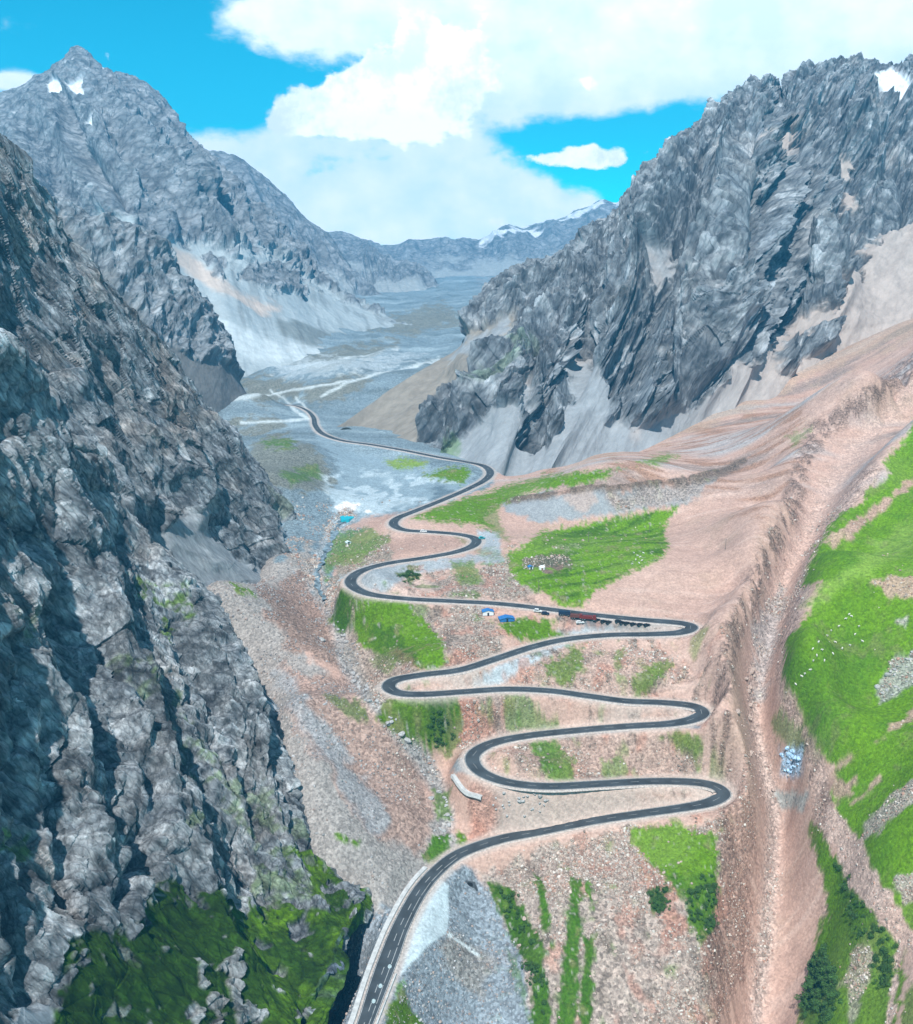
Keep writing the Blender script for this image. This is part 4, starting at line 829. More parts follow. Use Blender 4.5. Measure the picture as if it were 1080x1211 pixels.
def paint_p4(G, U, V, px, py):
    x, y, z = G[..., 0], G[..., 1], G[..., 2]
    n1 = fbm(x/150, y/150, z/150, o=4, seed=93); n2 = fbm(x/35, y/35, z/35, o=4, seed=94)
    c = np.empty(G.shape, np.float32); c[:] = ROCK*1.05
    c = lerp(c, ROCKL*.9, ss(n2, -.1, .4)*.5); c = lerp(c, ROCKD*1.5, ss(-n2, .1, .5)*.5)
    sc = pmask(px, py, [(60,258),(120,262),(190,278),(230,285),(270,290),(310,300),(345,320),(385,345),(440,370),(520,400),(520,560),(-50,560),(-50,300)], n1, n2, 5, 8, 6)
    isl = 0
    for p in ([(290,325),(310,315),(330,320),(345,335),(360,345),(358,352),(330,345),(300,335)], [(225,362),(262,372),(265,380),(240,374)], [(185,292),(200,290),(205,305),(195,305)], [(240,300),(262,312),(260,325),(245,315)], [(310,285),(350,300),(385,320),(380,335),(345,318)], [(265,292),(275,292),(277,305),(268,303)]):
        isl = np.maximum(isl, pmask(px, py, p, n1, n2, 3, 4, 4))
    sc2 = sc*(1-isl)
    c = lerp(c, C3(.36,.41,.43), sc2)
    st = fbm(U/30, V/300, o=3, seed=97)
    c = lerp(c, C3(.20,.22,.23), sc2*ss(st+.4*n1, .0, .35)*.6)
    c = lerp(c, C3(.56,.45,.38), pmask(px, py, [(192,292),(225,297),(275,345),(330,365),(310,368),(240,335),(205,310)], n1, n2, 5, 4, 3)*.75*(1-isl))
    c = lerp(c, C3(.62,.68,.70), pmask(px, py, [(235,370),(255,372),(330,400),(420,425),(470,432),(400,440),(300,425),(250,400)], n1, n2, 5, 5, 3)*.5)
    c = lerp(c, C3(.10,.11,.10), pmask(px, py, [(330,385),(400,390),(480,408),(440,415),(370,408),(330,395)], n1, n2, 5, 5, 3)*.6)
    sn = 0
    for p in ([(58,100),(66,95),(78,105),(72,112),(60,117)], [(83,105),(100,98),(98,106),(104,118),(92,112)], [(100,148),(114,144),(112,154)], [(128,172),(152,192),(148,195),(130,178)], [(190,156),(205,157),(200,160)], [(85,75),(92,72),(90,80),(80,80)], [(118,76),(130,80),(120,84)], [(14,136),(24,134),(22,138)]):
        sn = np.maximum(sn, pmask(px, py, p, n1, n2, 1.2, 1.2, 1))
    c = lerp(c, SNOW, sn)
    return c, (1-sc2*.9)*(1-sn*.7), (.08+(1-sc2)*.92)*(1-sn*.9)
def disp_p4(G, U, V, rock, px, py):
    sp_ = spines(px, py, G, [([(95,58),(130,140),(190,200),(245,262),(285,305)], 14, 62), ([(95,58),(62,140),(90,215),(150,262)], 13, 45), ([(214,150),(255,220),(310,285),(345,320)], 12, 45), ([(160,96),(200,175),(225,240)], 10, 35), ([(40,97),(20,170),(50,240)], 14, 40), ([(112,110),(150,185),(215,262)], 8, -45), ([(195,130),(225,200),(262,262),(300,295)], 7, -40), ([(75,110),(110,200),(160,250)], 8, -40), ([(300,262),(350,310),(385,330)], 7, 20)])*(.2+.8*rock)
    x, y, z = G[..., 0], G[..., 1], G[..., 2]
    w = fbm(U/200, V/200, o=3, seed=1)*50
    big = ridged((U+w-.3*V)/230, V/700, o=3, seed=102); mid = ridged((U+w*.5-.25*V)/85, V/220, o=4, seed=105); g1, g2, v2 = worley(x/16, y/16, z/24, seed=48)
    sm = ridged(x/36, y/36, z/50, o=4, seed=109)
    return sp_+(CK-.15)*(big-big.mean())*45*(.06+.94*rock)+rock*(CK*(mid-.4)*24+(v2-.5)*4+(sm-.4)*7), None
mountain('mountain', back_rows(CR4, ((120, 120), (500, 800)))+[CR4, q1, q2, FT4], 620, 560, disp_p4, paint_p4, M_FAR)

# --- shoulder behind the blue peak
CR5 = [(150,175,3000),(220,180,3000),(248,181,3000),(285,192,3000),(310,206,3000),(335,232,3000),(352,250,3000),(372,266,2980),(392,283,2960),(412,312,2930),(432,338,2900),(455,356,2850)]
FT5 = [(150,420,2300),(220,420,2320),(260,420,2350),(290,415,2380),(320,410,2400),(345,405,2430),(365,400,2460),(385,395,2500),(405,390,2550),(425,385,2600),(450,380,2650),(480,374,2700)]
CR6 = [(330,285,4000),(385,275,3950),(410,277,3900),(430,284,3850),(450,298,3600),(472,308,3400),(492,314,3300),(508,325,3250),(520,342,3200),(530,352,3150)]
FT6 = [(330,375,2800),(370,372,2800),(400,370,2800),(425,368,2820),(450,366,2850),(470,364,2880),(490,362,2900),(505,361,2930),(520,360,2950),(540,359,3000)]
CR7 = [(250,290,4800),(380,282,4800),(430,286,4800),(470,288,4800),(510,285,4800),(545,284,4800),(570,284,4800),(585,276,4800),(602,266,4900),(625,269,4900),(655,260,5000),(680,252,5000),(698,246,5000),(712,239,5000),(728,242,5000),(742,238,5000),(780,250,5000),(900,290,5000)]
FT7 = [(250,350,3700),(380,350,3700),(430,349,3700),(470,348,3700),(510,347,3700),(545,347,3700),(570,346,3700),(585,346,3700),(602,346,3700),(625,346,3700),(655,346,3700),(680,346,3700),(698,346,3700),(712,346,3700),(728,346,3700),(742,346,3700),(780,346,3700),(900,346,3700)]
def mk_far(seed, scx, sfrac, snowp):
    def pf(G, U, V, px, py):
        x, y, z = G[..., 0], G[..., 1], G[..., 2]
        n1 = fbm(x/200, y/200, z/200, o=4, seed=seed); n2 = fbm(x/50, y/50, z/50, o=4, seed=seed+1)
        c = np.empty(G.shape, np.float32); c[:] = ROCK
        c = lerp(c, ROCKL*.9, ss(n2, -.1, .4)*.5); c = lerp(c, ROCKD*1.6, ss(-n2, .1, .5)*.4)
        t = (V-V[int(V.shape[0]*.4)][0])/(V.max()-V[int(V.shape[0]*.4)][0])
        sc = ss(t+n1*.35, sfrac-.1, sfrac+.1); c = lerp(c, C3(.33,.36,.37), sc)
        sn = 0
        for p in snowp: sn = np.maximum(sn, pmask(px, py, p, n1, n2, 1.5, 2, 2))
        c = lerp(c, SNOW, sn) if len(snowp) else c
        return c, 1-sc*.85, (.2+(1-sc)*.7)*(1-(sn if len(snowp) else 0)*.8)
    def df(G, U, V, rock, px, py):
        x, y, z = G[..., 0], G[..., 1], G[..., 2]
        mid = ridged((U-.2*V)/(scx), V/(scx*2.6), o=4, seed=seed+5); sm = ridged(x/45, y/45, z/60, o=4, seed=seed+9)
        return (.25+.75*rock)*CK*(mid-.45)*scx*.28+rock*(sm-.4)*6, None
    return pf, df
a, b = mk_far(200, 150, .55, []); mountain('mountain', back_rows(CR5, ((120, 120), (500, 800)))+[CR5, mix_rows(CR5, FT5, .5, -.01), FT5], 300, 300, b, a, M_FAR)
a, b = mk_far(230, 130, .5, []); mountain('mountain', back_rows(CR6, ((120, 120), (300, 600)))+[CR6, mix_rows(CR6, FT6, .5, 0), FT6], 240, 160, b, a, M_FAR)
a, b = mk_far(260, 240, .6, [[(568,286),(585,277),(605,266),(640,272),(630,276),(600,276),(585,284)], [(655,262),(680,253),(712,240),(718,246),(690,256),(670,262)], [(725,243),(745,238),(742,250),(728,248)]])
mountain('mountain', back_rows(CR7, ((200, 150), (600, 900)))+[CR7, mix_rows(CR7, FT7, .5, 0), FT7], 420, 180, b, a, M_FAR)


# ---------------------------------------------------------------- road surface
ASPH = mat_plain('asphalt', (.038, .047, .055), .85, .45, .12)
PAINT = mat_plain('road_paint', (.34, .36, .37), .6, .3, .8)
CONC = mat_plain('pale_concrete', (.46, .47, .47), .9, .2, .6, bump=.2)
CHIP = mat_plain('crushed_stone', (.42, .37, .34), .9, .35, 1.2, bump=.4)
def frames(P):
    T = np.gradient(P[:, :2], axis=0); T /= np.linalg.norm(T, axis=1)[:, None]+1e-9
    return np.stack([T[:, 1], -T[:, 0]], 1)                # unit vector to the right of travel
def ribbon(P, offs, zoffs, name, mat, parent=None, closed=False):
    """offs: list of arrays or scalars across the line"""
    Rt = frames(P); rows = []
    for o, z in zip(offs, zoffs):
        o = np.broadcast_to(o, (len(P),)); q = P[:, :3].copy(); q[:, :2] += Rt*o[:, None]; q[:, 2] += z; rows.append(q)
    n = len(rows)
    if closed: rows.append(rows[0])
    V = np.stack(rows[:n], 1).reshape(-1, 3); F = []
    m = n if closed else n-1
    i = np.arange(len(P)-1)
    for k in range(m):
        a, b = k, (k+1) % n
        F.append(np.stack([i*n+a, i*n+b, (i+1)*n+b, (i+1)*n+a], 1))
    if closed and n == 4:
        F.append(np.array([[0, 3, 2, 1], [(len(P)-1)*n, (len(P)-1)*n+1, (len(P)-1)*n+2, (len(P)-1)*n+3]]))
    return mesh_np(name, V, np.concatenate(F), mat, False, None, parent)
rW = road[:, 3]; rRt = frames(road)
# which side is the inside of each bend decides nothing here: the pavement keeps its width
rd_o = tag(ribbon(road, [-rW, -rW*.5, 0, rW*.5, rW], [0, .05, .09, .05, 0], 'road', ASPH), kind='structure')
for sgn in (-1, 1):
    ribbon(road, [sgn*(rW-.42), sgn*(rW-.20)], [.045, .04], 'edge_line', PAINT, rd_o)
    ribbon(road, [sgn*rW, sgn*(rW+.55), sgn*(rW+1.3)], [.02, -.05, -.5], 'shoulder', CHIP, rd_o)
def dashes(P, off, on, gapl, wid, name):
    Rt = frames(P); V = []; F = []
    i = 0
    while i+on < len(P):
        a, b = P[i], P[i+on]; ra, rb = Rt[i], Rt[i+on]
        oa = off[i] if hasattr(off, '__len__') else off; ob = off[i+on] if hasattr(off, '__len__') else off
        k = len(V)
        za = .125-.09*abs(oa)/max(P[i, 3], 1)
        V += [(a[0]+ra[0]*(oa-wid), a[1]+ra[1]*(oa-wid), a[2]+za), (a[0]+ra[0]*(oa+wid), a[1]+ra[1]*(oa+wid), a[2]+za),
              (b[0]+rb[0]*(ob+wid), b[1]+rb[1]*(ob+wid), b[2]+za), (b[0]+rb[0]*(ob-wid), b[1]+rb[1]*(ob-wid), b[2]+za)]
        F.append((k, k+1, k+2, k+3)); i += on+gapl
    return mesh_np(name, np.array(V), np.array(F), PAINT, False, None, rd_o)
def ridx(px, py):
    qx, qy = proj(road[:, :3]); return int(np.argmin((qx-px)**2+(qy-py)**2))
i_near = ridx(545, 1008)
dashes(road[:i_near], -road[:i_near, 3]*.10, 4, 5, .11, 'centre_line')
dashes(road[:i_near], road[:i_near, 3]*.46, 9, 1, .11, 'lane_line')
dashes(road[i_near:], 0*road[i_near:, 3], 4, 6, .07, 'centre_line')
# round painted marks on the near road
def disc(name, x, y, z, r, mat, parent=None, n=14, ry=None):
    V = [(x+r*math.cos(t), y+(ry or r)*math.sin(t), z) for t in np.linspace(0, 2*math.pi, n, endpoint=False)]
    me = bpy.data.meshes.new(name); me.from_pydata(V, [], [list(range(n))]); me.materials.append(mat); return link(bpy.data.objects.new(name, me), parent)
MARK = mat_plain('worn_paint', (.36, .46, .48), .7, .4, 2.5)
for (px, py) in ((461, 1143), (450, 1166), (442, 1184)):
    i = ridx(px, py); v = (py-605.5)/FPX; p = W(px, py, (CZ-road[i, 2]-.08)/(SP+v*CP))
    disc('painted_mark', p[0], p[1], road[i, 2]+.13, .75, MARK, rd_o, ry=1.15)
def seg(i0, i1): return road[min(i0, i1):max(i0, i1)]
sA = seg(0, ridx(515, 1027))
w_o = ribbon(sA, [-(sA[:, 3]+1.0), -(sA[:, 3]+1.0), -(sA[:, 3]+2.9), -(sA[:, 3]+2.9)], [-.6, .55, .55, -3.0], 'parapet_wall', CONC, closed=True)
tag(w_o, 'broad pale concrete parapet running along the cliff side of the near road', 'wall')
sB = seg(ridx(468, 1098), ridx(528, 1018)); 
o = ribbon(sB, [-(sB[:, 3]+4.6), -(sB[:, 3]+4.6), -(sB[:, 3]+5.2), -(sB[:, 3]+5.2)], [-1.5, .2, .2, -4], 'retaining_wall', mat_plain('shaded_concrete', (.12, .14, .16), .9, .2), closed=True)  # concrete coloured darker to stand for the wall's shade
tag(o, 'thin dark retaining wall below the outer edge of the near bend', 'wall')
sC = seg(0, ridx(455, 1150))
o = ribbon(sC, [sC[:, 3]+.9, sC[:, 3]+.9, sC[:, 3]+1.4, sC[:, 3]+1.4], [-.5, .75, .75, -1.0], 'kerb_wall', CONC, closed=True)
tag(o, 'low narrow concrete kerb wall on the valley side of the near road', 'wall')
def line_on_ground(pts, step=1.0, lift=0.0, wcol=0):
    P = np.array([hit(*p)for p in pts]); P = catmull(P, 16); P = resample(P, step); P[:, 2] = gheight(P[:, 0], P[:, 1])+lift
    z = np.pad(P[:, 2], 2, mode='edge'); P[:, 2] = np.convolve(z, np.ones(5)/5, 'valid'); return P
cp = line_on_ground([(537, 917), (545, 929), (556, 939), (573, 947)])
o = ribbon(cp, [-1.9, -1.5, 1.5, 1.9], [-.6, .75, .75, -.6], 'concrete_ramp', CONC); tag(o, 'curved pale concrete apron below the left hand hairpin', 'ramp')
cp = line_on_ground([(512, 1058), (522, 1047), (531, 1052)])

# water
WAT = mat_plain('pond_water', (.02, .42, .50), .08, .1, .5); STR = mat_plain('stream_water', (.16, .21, .24), .45, .8, .3)
x, y, z = hit(409.5, 613.5)
pv = []
for t in np.linspace(0, 2*math.pi, 28, endpoint=False):
    r = 1+.18*math.sin(3*t+1)+.1*math.sin(5*t); pv.append((x+r*4.6*math.cos(t), y+r*6*math.sin(t)))
pz = max(gheight([q[0] for q in pv], [q[1] for q in pv]))+.12
me = bpy.data.meshes.new('pond'); n = len(pv)
me.from_pydata([(a, b, pz) for a, b in pv]+[(a, b, pz-3) for a, b in pv], [], [list(range(n))]+[[i, (i+1) % n, n+(i+1) % n, n+i] for i in range(n)]); me.materials.append(WAT)
tag(link(bpy.data.objects.new('water', me)), kind='structure')
for pts, w0 in ((RIV[:7], 2.0),):
    sp_ = line_on_ground(pts, 1.5, .6); t = np.arange(len(sp_)); ww = w0*(1+.4*np.sin(t*.37)+.3*np.sin(t*.91+2))
    tag(ribbon(sp_, [-ww, ww], [0, 0], 'water', STR), kind='structure')

# ---------------------------------------------------------------- loose stone
def ico():
    p = (1+5**.5)/2
    V = np.array([(-1,p,0),(1,p,0),(-1,-p,0),(1,-p,0),(0,-1,p),(0,1,p),(0,-1,-p),(0,1,-p),(p,0,-1),(p,0,1),(-p,0,-1),(-p,0,1)], float); V /= np.linalg.norm(V[0])
    F = np.array([(0,11,5),(0,5,1),(0,1,7),(0,7,10),(0,10,11),(1,5,9),(5,11,4),(11,10,2),(10,7,6),(7,1,8),(3,9,4),(3,4,2),(3,2,6),(3,6,8),(3,8,9),(4,9,5),(2,4,11),(6,2,10),(8,6,7),(9,8,1)])
    return V, F
IV, IF = ico()
stone_m = bpy.data.materials.new('loose_stone'); stone_m.use_nodes = True
_b = stone_m.node_tree.nodes['Principled BSDF']; _b.inputs['Roughness'].default_value = .9
_a = stone_m.node_tree.nodes.new('ShaderNodeAttribute'); _a.attribute_name = 'Col'; stone_m.node_tree.links.new(_a.outputs['Color'], _b.inputs['Base Color'])
def scatter(name, dens, size, n, tones, seed, smin=.2):
    """dens: weight per ground vertex; one mesh of many stones"""
    r = np.random.default_rng(seed); cell = GY/colS.size*GY
    wgt = (dens*np.clip(GY, 0, 900)**1.2).ravel(); wgt = wgt*(GX.ravel() > -260); wgt /= wgt.sum(); idx = r.choice(wgt.size, n, p=wgt)
    rr, cc = idx//NC, idx % NC
    x = GX.ravel()[idx]+r.uniform(-1, 1, n)*.5*GY.ravel()[idx]*(SB-SA)/NC; y = GY.ravel()[idx]*(1+r.uniform(-1, 1, n)*.0012)
    z = gheight(x, y); s = smin+r.exponential(size, n); s = np.minimum(s, 5*size)*np.sqrt(y/450)
    V = IV[None]*(1+r.uniform(-.25, .25, (n, 12, 1)))*(s[:, None, None]*.5)*r.uniform(.6, 1.3, (n, 1, 3))
    a = r.uniform(0, 6.28, n); ca, sa = np.cos(a)[:, None], np.sin(a)[:, None]
    Vx = V[..., 0]*ca-V[..., 1]*sa; Vy = V[..., 0]*sa+V[..., 1]*ca
    V = np.stack([Vx+x[:, None], Vy+y[:, None], V[..., 2]+z[:, None]+.12*s[:, None]], -1)
    F = IF[None]+(np.arange(n)*12)[:, None, None]
    t = np.array(tones)[r.integers(0, len(tones), n)]*r.uniform(.75, 1.3, (n, 1))
    g = mesh_np(name, V.reshape(-1, 3), F.reshape(-1, 3), stone_m, False, {'Col': np.repeat(t, 12, 0)})
    return tag(g, kind='stuff')
vis = ss(GY, 1100, 800)*ss(PY, 585, 615)*(1-verge)*(vd > 1.0)*(1-turn)*(1-lip*.8)*ss(w1+.7*w3, -.25, .35)
grey_side = ss(pm([(500,1035),(560,1030),(590,1080),(628,1140),(640,1240),(380,1240),(430,1100)], 4, 3)+pm([(190,620),(330,650),(420,760),(500,1000),(430,1100),(150,1100)], 4, 3), 0, 1)
o = scatter('rubble', vis*stony**2*(1-.97*grass)*ss(GY, 820, 700)*(1-grey_side), .34, 36000, [C3(.36,.30,.26), C3(.44,.36,.31), C3(.24,.19,.16), C3(.50,.46,.42), C3(.36,.22,.17)], 1)
o['label'] = 'pinkish grey rubble strewn over the slopes between the road bends'
o = scatter('gravel', vis*grey_side*(.25+stony), .30, 15000, [C3(.28,.28,.28), C3(.36,.36,.37), C3(.18,.18,.19), C3(.32,.25,.22)], 2)
o['label'] = 'blue grey scree stones below the left cliff and near road'

# ---------------------------------------------------------------- things
def prism(name, prof, w, mat, parent=None, bevel=0.0):
    """profile in x,z extruded across y, corners eased"""
    import bmesh
    bm = bmesh.new(); a = [bm.verts.new((x, -w/2, z)) for x, z in prof]; b = [bm.verts.new((x, w/2, z)) for x, z in prof]; n = len(prof)
    bm.faces.new(a); bm.faces.new(b[::-1])
    for i in range(n): bm.faces.new((a[(i+1) % n], a[i], b[i], b[(i+1) % n]))
    bmesh.ops.recalc_face_normals(bm, faces=bm.faces)
    if bevel: bmesh.ops.bevel(bm, geom=bm.edges[:], offset=bevel, segments=2, affect='EDGES')
    me = bpy.data.meshes.new(name); bm.to_mesh(me); bm.free(); me.materials.append(mat)
    return link(bpy.data.objects.new(name, me), parent)
def cyl(name, c, axis, r, h, mat, parent=None, n=16, r2=None):
    ax = Vector(axis).normalized(); q = ax.to_track_quat('Z', 'Y'); V = []
    for s_, rr in ((-1, r), (1, r if r2 is None else r2)):
        for t in range(n):
            v = q @ Vector((rr*math.cos(2*math.pi*t/n), rr*math.sin(2*math.pi*t/n), s_*h/2)); V.append(tuple(v+Vector(c)))
    me = bpy.data.meshes.new(name); me.from_pydata(V, [], [list(range(n))[::-1], list(range(n, 2*n))]+[[i, (i+1) % n, n+(i+1) % n, n+i] for i in range(n)])
    me.materials.append(mat); return link(bpy.data.objects.new(name, me), parent)
def empty(name, loc, rz=0, label=None, cat=None, group=None):
    e = bpy.data.objects.new(name, None); link(e); e.location = loc; e.rotation_euler = (0, 0, rz); e.empty_display_size = .5
    return tag(e, label, cat, group)
def copy_tree(o, parent=None):
    c = o.copy(); link(c, parent)
    for ch in list(o.children): copy_tree(ch, c)
    return c
GLASS = mat_plain('dark_glass', (.02, .03, .04), .12, .1); RUB = mat_plain('rubber', (.015, .015, .016), .9, .1); STEEL = mat_plain('grey_metal', (.35, .36, .37), .5, .15, metal=.6)
def paintc(n, c): return mat_plain(n, c, .35, .08, 1.5)
def wheels(t, xs, y, r):
    for x in xs:
        for s_ in (-1, 1):
            w = cyl('wheel', (x, s_*y, r), (0, 1, 0), r, .24, RUB, t); cyl('rim', (x, s_*(y+.125), r), (0, 1, 0), r*.55, .02, STEEL, w)
def car(mat, suv=False):
    t = empty('parked_car', (0, 0, 0)); h = 1.75 if suv else 1.48
    prism('body', [(-2.2, .35), (-2.25, .85), (-1.9, .98), (1.1, .95), (2.15, .82), (2.25, .35)], 1.8, mat, t, .06)
    prism('cabin', [(-2.0, .97), (-1.65, h), (.35, h), (1.15, .95)], 1.6, mat, t, .06)
    for s_ in (-1, 1):
        p = prism('side_window', [(-1.8, 1.02), (-1.55, h-.1), (.25, h-.1), (.85, 1.02)], .03, GLASS, t); p.location.y = s_*.805
    me = bpy.data.meshes.new('windscreen'); me.from_pydata([(1.12, -.7, 1.0), (1.12, .7, 1.0), (.45, .65, h-.06), (.45, -.65, h-.06)], [], [(0, 1, 2, 3)]); me.materials.append(GLASS); w = link(bpy.data.objects.new('windscreen', me), t); w.location = (.05, 0, .03)
    wheels(t, (-1.35, 1.35), .82, .34); return t
def truck(mat, cargo, L=8.0):
    t = empty('truck', (0, 0, 0))
    prism('chassis', [(-L/2, .55), (-L/2, .8), (L/2, .8), (L/2, .55)], 1.1, RUB, t)
    prism('cab', [(L/2-2.0, .6), (L/2-2.0, 2.7), (L/2-.35, 2.7), (L/2, 1.7), (L/2, .6)], 2.3, mat, t, .07)
    me = bpy.data.meshes.new('windscreen'); me.from_pydata([(L/2+.03, -1, 1.78), (L/2+.03, 1, 1.78), (L/2-.28, .95, 2.6), (L/2-.28, -.95, 2.6)], [], [(0, 1, 2, 3)]); me.materials.append(GLASS); link(bpy.data.objects.new('windscreen', me), t)
    prism('cargo_bed', [(-L/2-.1, .85), (-L/2-.1, 2.4), (L/2-2.2, 2.4), (L/2-2.2, .85)], 2.4, cargo, t, .05)
    wheels(t, (-L/2+1.1, -L/2+2.3, L/2-1.2), 1.0, .48); return t
def aim(px0, py0, px1, py1):
    a, b = hit(px0, py0), hit(px1, py1); return math.atan2(b[1]-a[1], b[0]-a[0])
def put(t, px, py, rz, dz=0.0):
    x, y, z = hit(px, py); t.location = (x, y, z+dz); t.rotation_euler = (0, 0, rz); return t
DBLU = paintc('navy_paint', (.012, .025, .06)); DRED = paintc('dark_red_paint', (.16, .02, .015)); BLK = paintc('black_paint', (.012, .013, .015)); WHT = paintc('white_paint', (.75, .76, .77)); TEAL = paintc('teal_paint', (.05, .42, .46)); TARP = mat_plain('blue_tarpaulin', (.03, .16, .42), .6, .3, 1.2); BLUE = paintc('blue_paint', (.04, .18, .45))
ra = aim(640, 720, 740, 731)
LZ = .45
t = put(truck(DBLU, DBLU, 6.6), 668, 729, ra, LZ); tag(t, 'dark navy truck parked on the lay-by beside the top straight', 'truck')
t = put(truck(DRED, mat_plain('brown_load', (.12, .04, .03), .9, .3), 6.8), 682, 732.5, ra, LZ); tag(t, 'dark truck with brown load parked behind the red truck', 'truck')
t = put(truck(DRED, DRED, 8.5), 696, 734.5, ra, LZ); tag(t, 'dark red truck parked on the inside of the top straight', 'truck')
WL = [(636, 724.5, 'white van-like car with teal tint on the top straight', WHT, ra, True), (645, 727, 'dark blue car parked next to the white car on the top straight', DBLU, ra, False), (686, 738, 'small white car parked below the two dark trucks', WHT, ra+.3, False),
      (570, 638, 'turquoise car on the gravel beside the small upper bend', TEAL, .4, True), (501, 630, 'white car driving along the small upper bend', WHT, aim(490, 628, 520, 630), False)]
for px, py, lb, mt, rz, suv in WL: tag(put(car(mt, suv), px, py, rz, .3), lb, 'car')
base = car(BLK, False); first = True
for i, (px, py, lb) in enumerate([(706, 735.5, 'black car parked just right of the red truck'), (714, 737, 'black car, second to the right of the red truck'), (720, 737.6, 'black car, third to the right of the red truck'), (731, 738, 'black car in the middle of the row along the lay-by, left of its close pair'),
                      (736, 739.2, 'left car of the close black pair in the lay-by row'), (741.5, 739.6, 'right car of the close black pair in the lay-by row'), (749, 740.6, 'black car, third from the bend end of the lay-by row'), (757, 741.2, 'black car, second from the bend end of the lay-by row'), (765, 742, 'black car at the bend end of the lay-by row')]):
    c = base if i == 0 else copy_tree(base)
    put(c, px, py, ra+random.uniform(.5, .9), .4); c.scale = (.85,)*3; tag(c, lb, 'car', 'black cars parked in the lay-by')
# tents and huts
def hut(Lx, Ly, hw, hr, wall, roof, name='hut'):
    t = empty(name, (0, 0, 0))
    prism('wall', [(-Lx/2, 0), (-Lx/2, hw), (0, hr-.06), (Lx/2, hw), (Lx/2, 0)], Ly, wall, t)
    me = bpy.data.meshes.new('roof'); o_ = .35; V = []
    for y in (-Ly/2-o_, Ly/2+o_):
        for x, z in ((-Lx/2-o_, hw-.15), (0, hr), (Lx/2+o_, hw-.15), (Lx/2+o_, hw+.0), (0, hr+.16), (-Lx/2-o_, hw+.0)): V.append((x, y, z))
    me.from_pydata(V, [], [list(range(6)), list(range(6, 12))[::-1]]+[[i, 6+i, 6+(i+1) % 6, (i+1) % 6] for i in range(6)]); me.materials.append(roof); link(bpy.data.objects.new('roof', me), t)
    d = prism('door', [(-.5, 0), (-.5, 1.7), (.5, 1.7), (.5, 0)], .05, GLASS, t); d.location = (.0, -Ly/2-.04, 0)
    return t
t = put(hut(6, 3.6, 2.2, 3.0, WHT, TARP), 577, 727, .12); tag(t, 'white hut with blue roof beside the top straight', 'hut')
t = put(hut(8, 4.2, 1.6, 2.5, TARP, TARP, 'tent'), 599, 734, .2); tag(t, 'long low blue tarpaulin tent on the grass below the top straight', 'tent')
def yurt(r):
    t = empty('yurt', (0, 0, 0)); F_ = mat_plain('white_felt', (.75, .76, .75), .9, .1)
    cyl('wall', (0, 0, .8), (0, 0, 1), r, 1.7, F_, t, 20); cyl('roof', (0, 0, 2.1), (0, 0, 1), r*1.04, .9, F_, t, 20, r*.22); cyl('crown', (0, 0, 2.62), (0, 0, 1), r*.24, .16, GLASS, t, 12)
    d = prism('door', [(-.45, 0), (-.45, 1.4), (.45, 1.4), (.45, 0)], .1, mat_plain('door_wood', (.2, .08, .05)), t); d.location = (0, -r, 0); return t
t = put(yurt(1.9), 641, 673.5, 0); tag(t, 'white round yurt by the dark bare ground on the meadow', 'yurt')
t = put(hut(2.6, 2.2, 1.4, 2.1, WHT, BLUE, 'tent'), 627.5, 673, .3); tag(t, 'small blue and white tent left of the yurt', 'tent')
t = put(hut(3, 2.4, 1.5, 2.2, WHT, mat_plain('pale_canvas', (.55, .7, .72), .8), 'tent'), 412, 643.5, .5); tag(t, 'pale tent on the grassy bank beside the stream', 'tent')
# culvert
t = empty('culvert', (0, 0, 0)); DK = mat_plain('shade_black', (.01, .01, .012), .95)
prism('headwall', [(-2.1, -1.5), (-2.1, 2.2), (2.1, 2.2), (2.1, -1.5)], .5, mat_plain('dark_stone', (.07, .08, .09), .9, .3), t)
o = prism('opening_shade', [(-1.3, 0), (-1.3, 1.2), (-.8, 1.8), (.8, 1.8), (1.3, 1.2), (1.3, 0)], .08, DK, t); o.location.y = -.27  # flat near-black panel standing for the shaded hollow of the culvert
for s_ in (-1, 1):
    o = prism('wing_wall', [(0, -1.2), (0, 2.0), (1.8, .3), (1.8, -1.2)], .4, mat_plain('dark_stone', (.07, .08, .09), .9, .3), t); o.location = (s_*2.1, 0, 0); o.rotation_euler = (0, 0, -.7 if s_ > 0 else math.pi+.7)
put(t, 556, 1048, -.25); tag(t, 'dark culvert mouth at the foot of the gravel bank below the near bend', 'culvert')
# poles
POLE = mat_plain('weathered_wood', (.16, .14, .12), .9, .3)
for px, py, lb in ((696, 641, 'wooden power pole in the middle of the meadow'), (768, 630, 'wooden power pole at the right end of the meadow'), (858, 650, 'wooden power pole on the bare pink slope'), (637, 700, 'wooden power pole on the lower edge of the meadow')):
    x, y, z = hit(px, py); t = empty('power_pole', (x, y, z), .5, lb, 'pole', 'power poles crossing the slope')
    cyl('pole', (0, 0, 3.4), (0, 0, 1), .17, 7.2, POLE, t, 8, .11); cyl('crossarm', (0, 0, 6.3), (1, 0, 0), .07, 1.7, POLE, t, 6)
    for s_ in (-.7, .7): cyl('insulator', (s_, 0, 6.47), (0, 0, 1), .06, .22, WHT, t, 6)
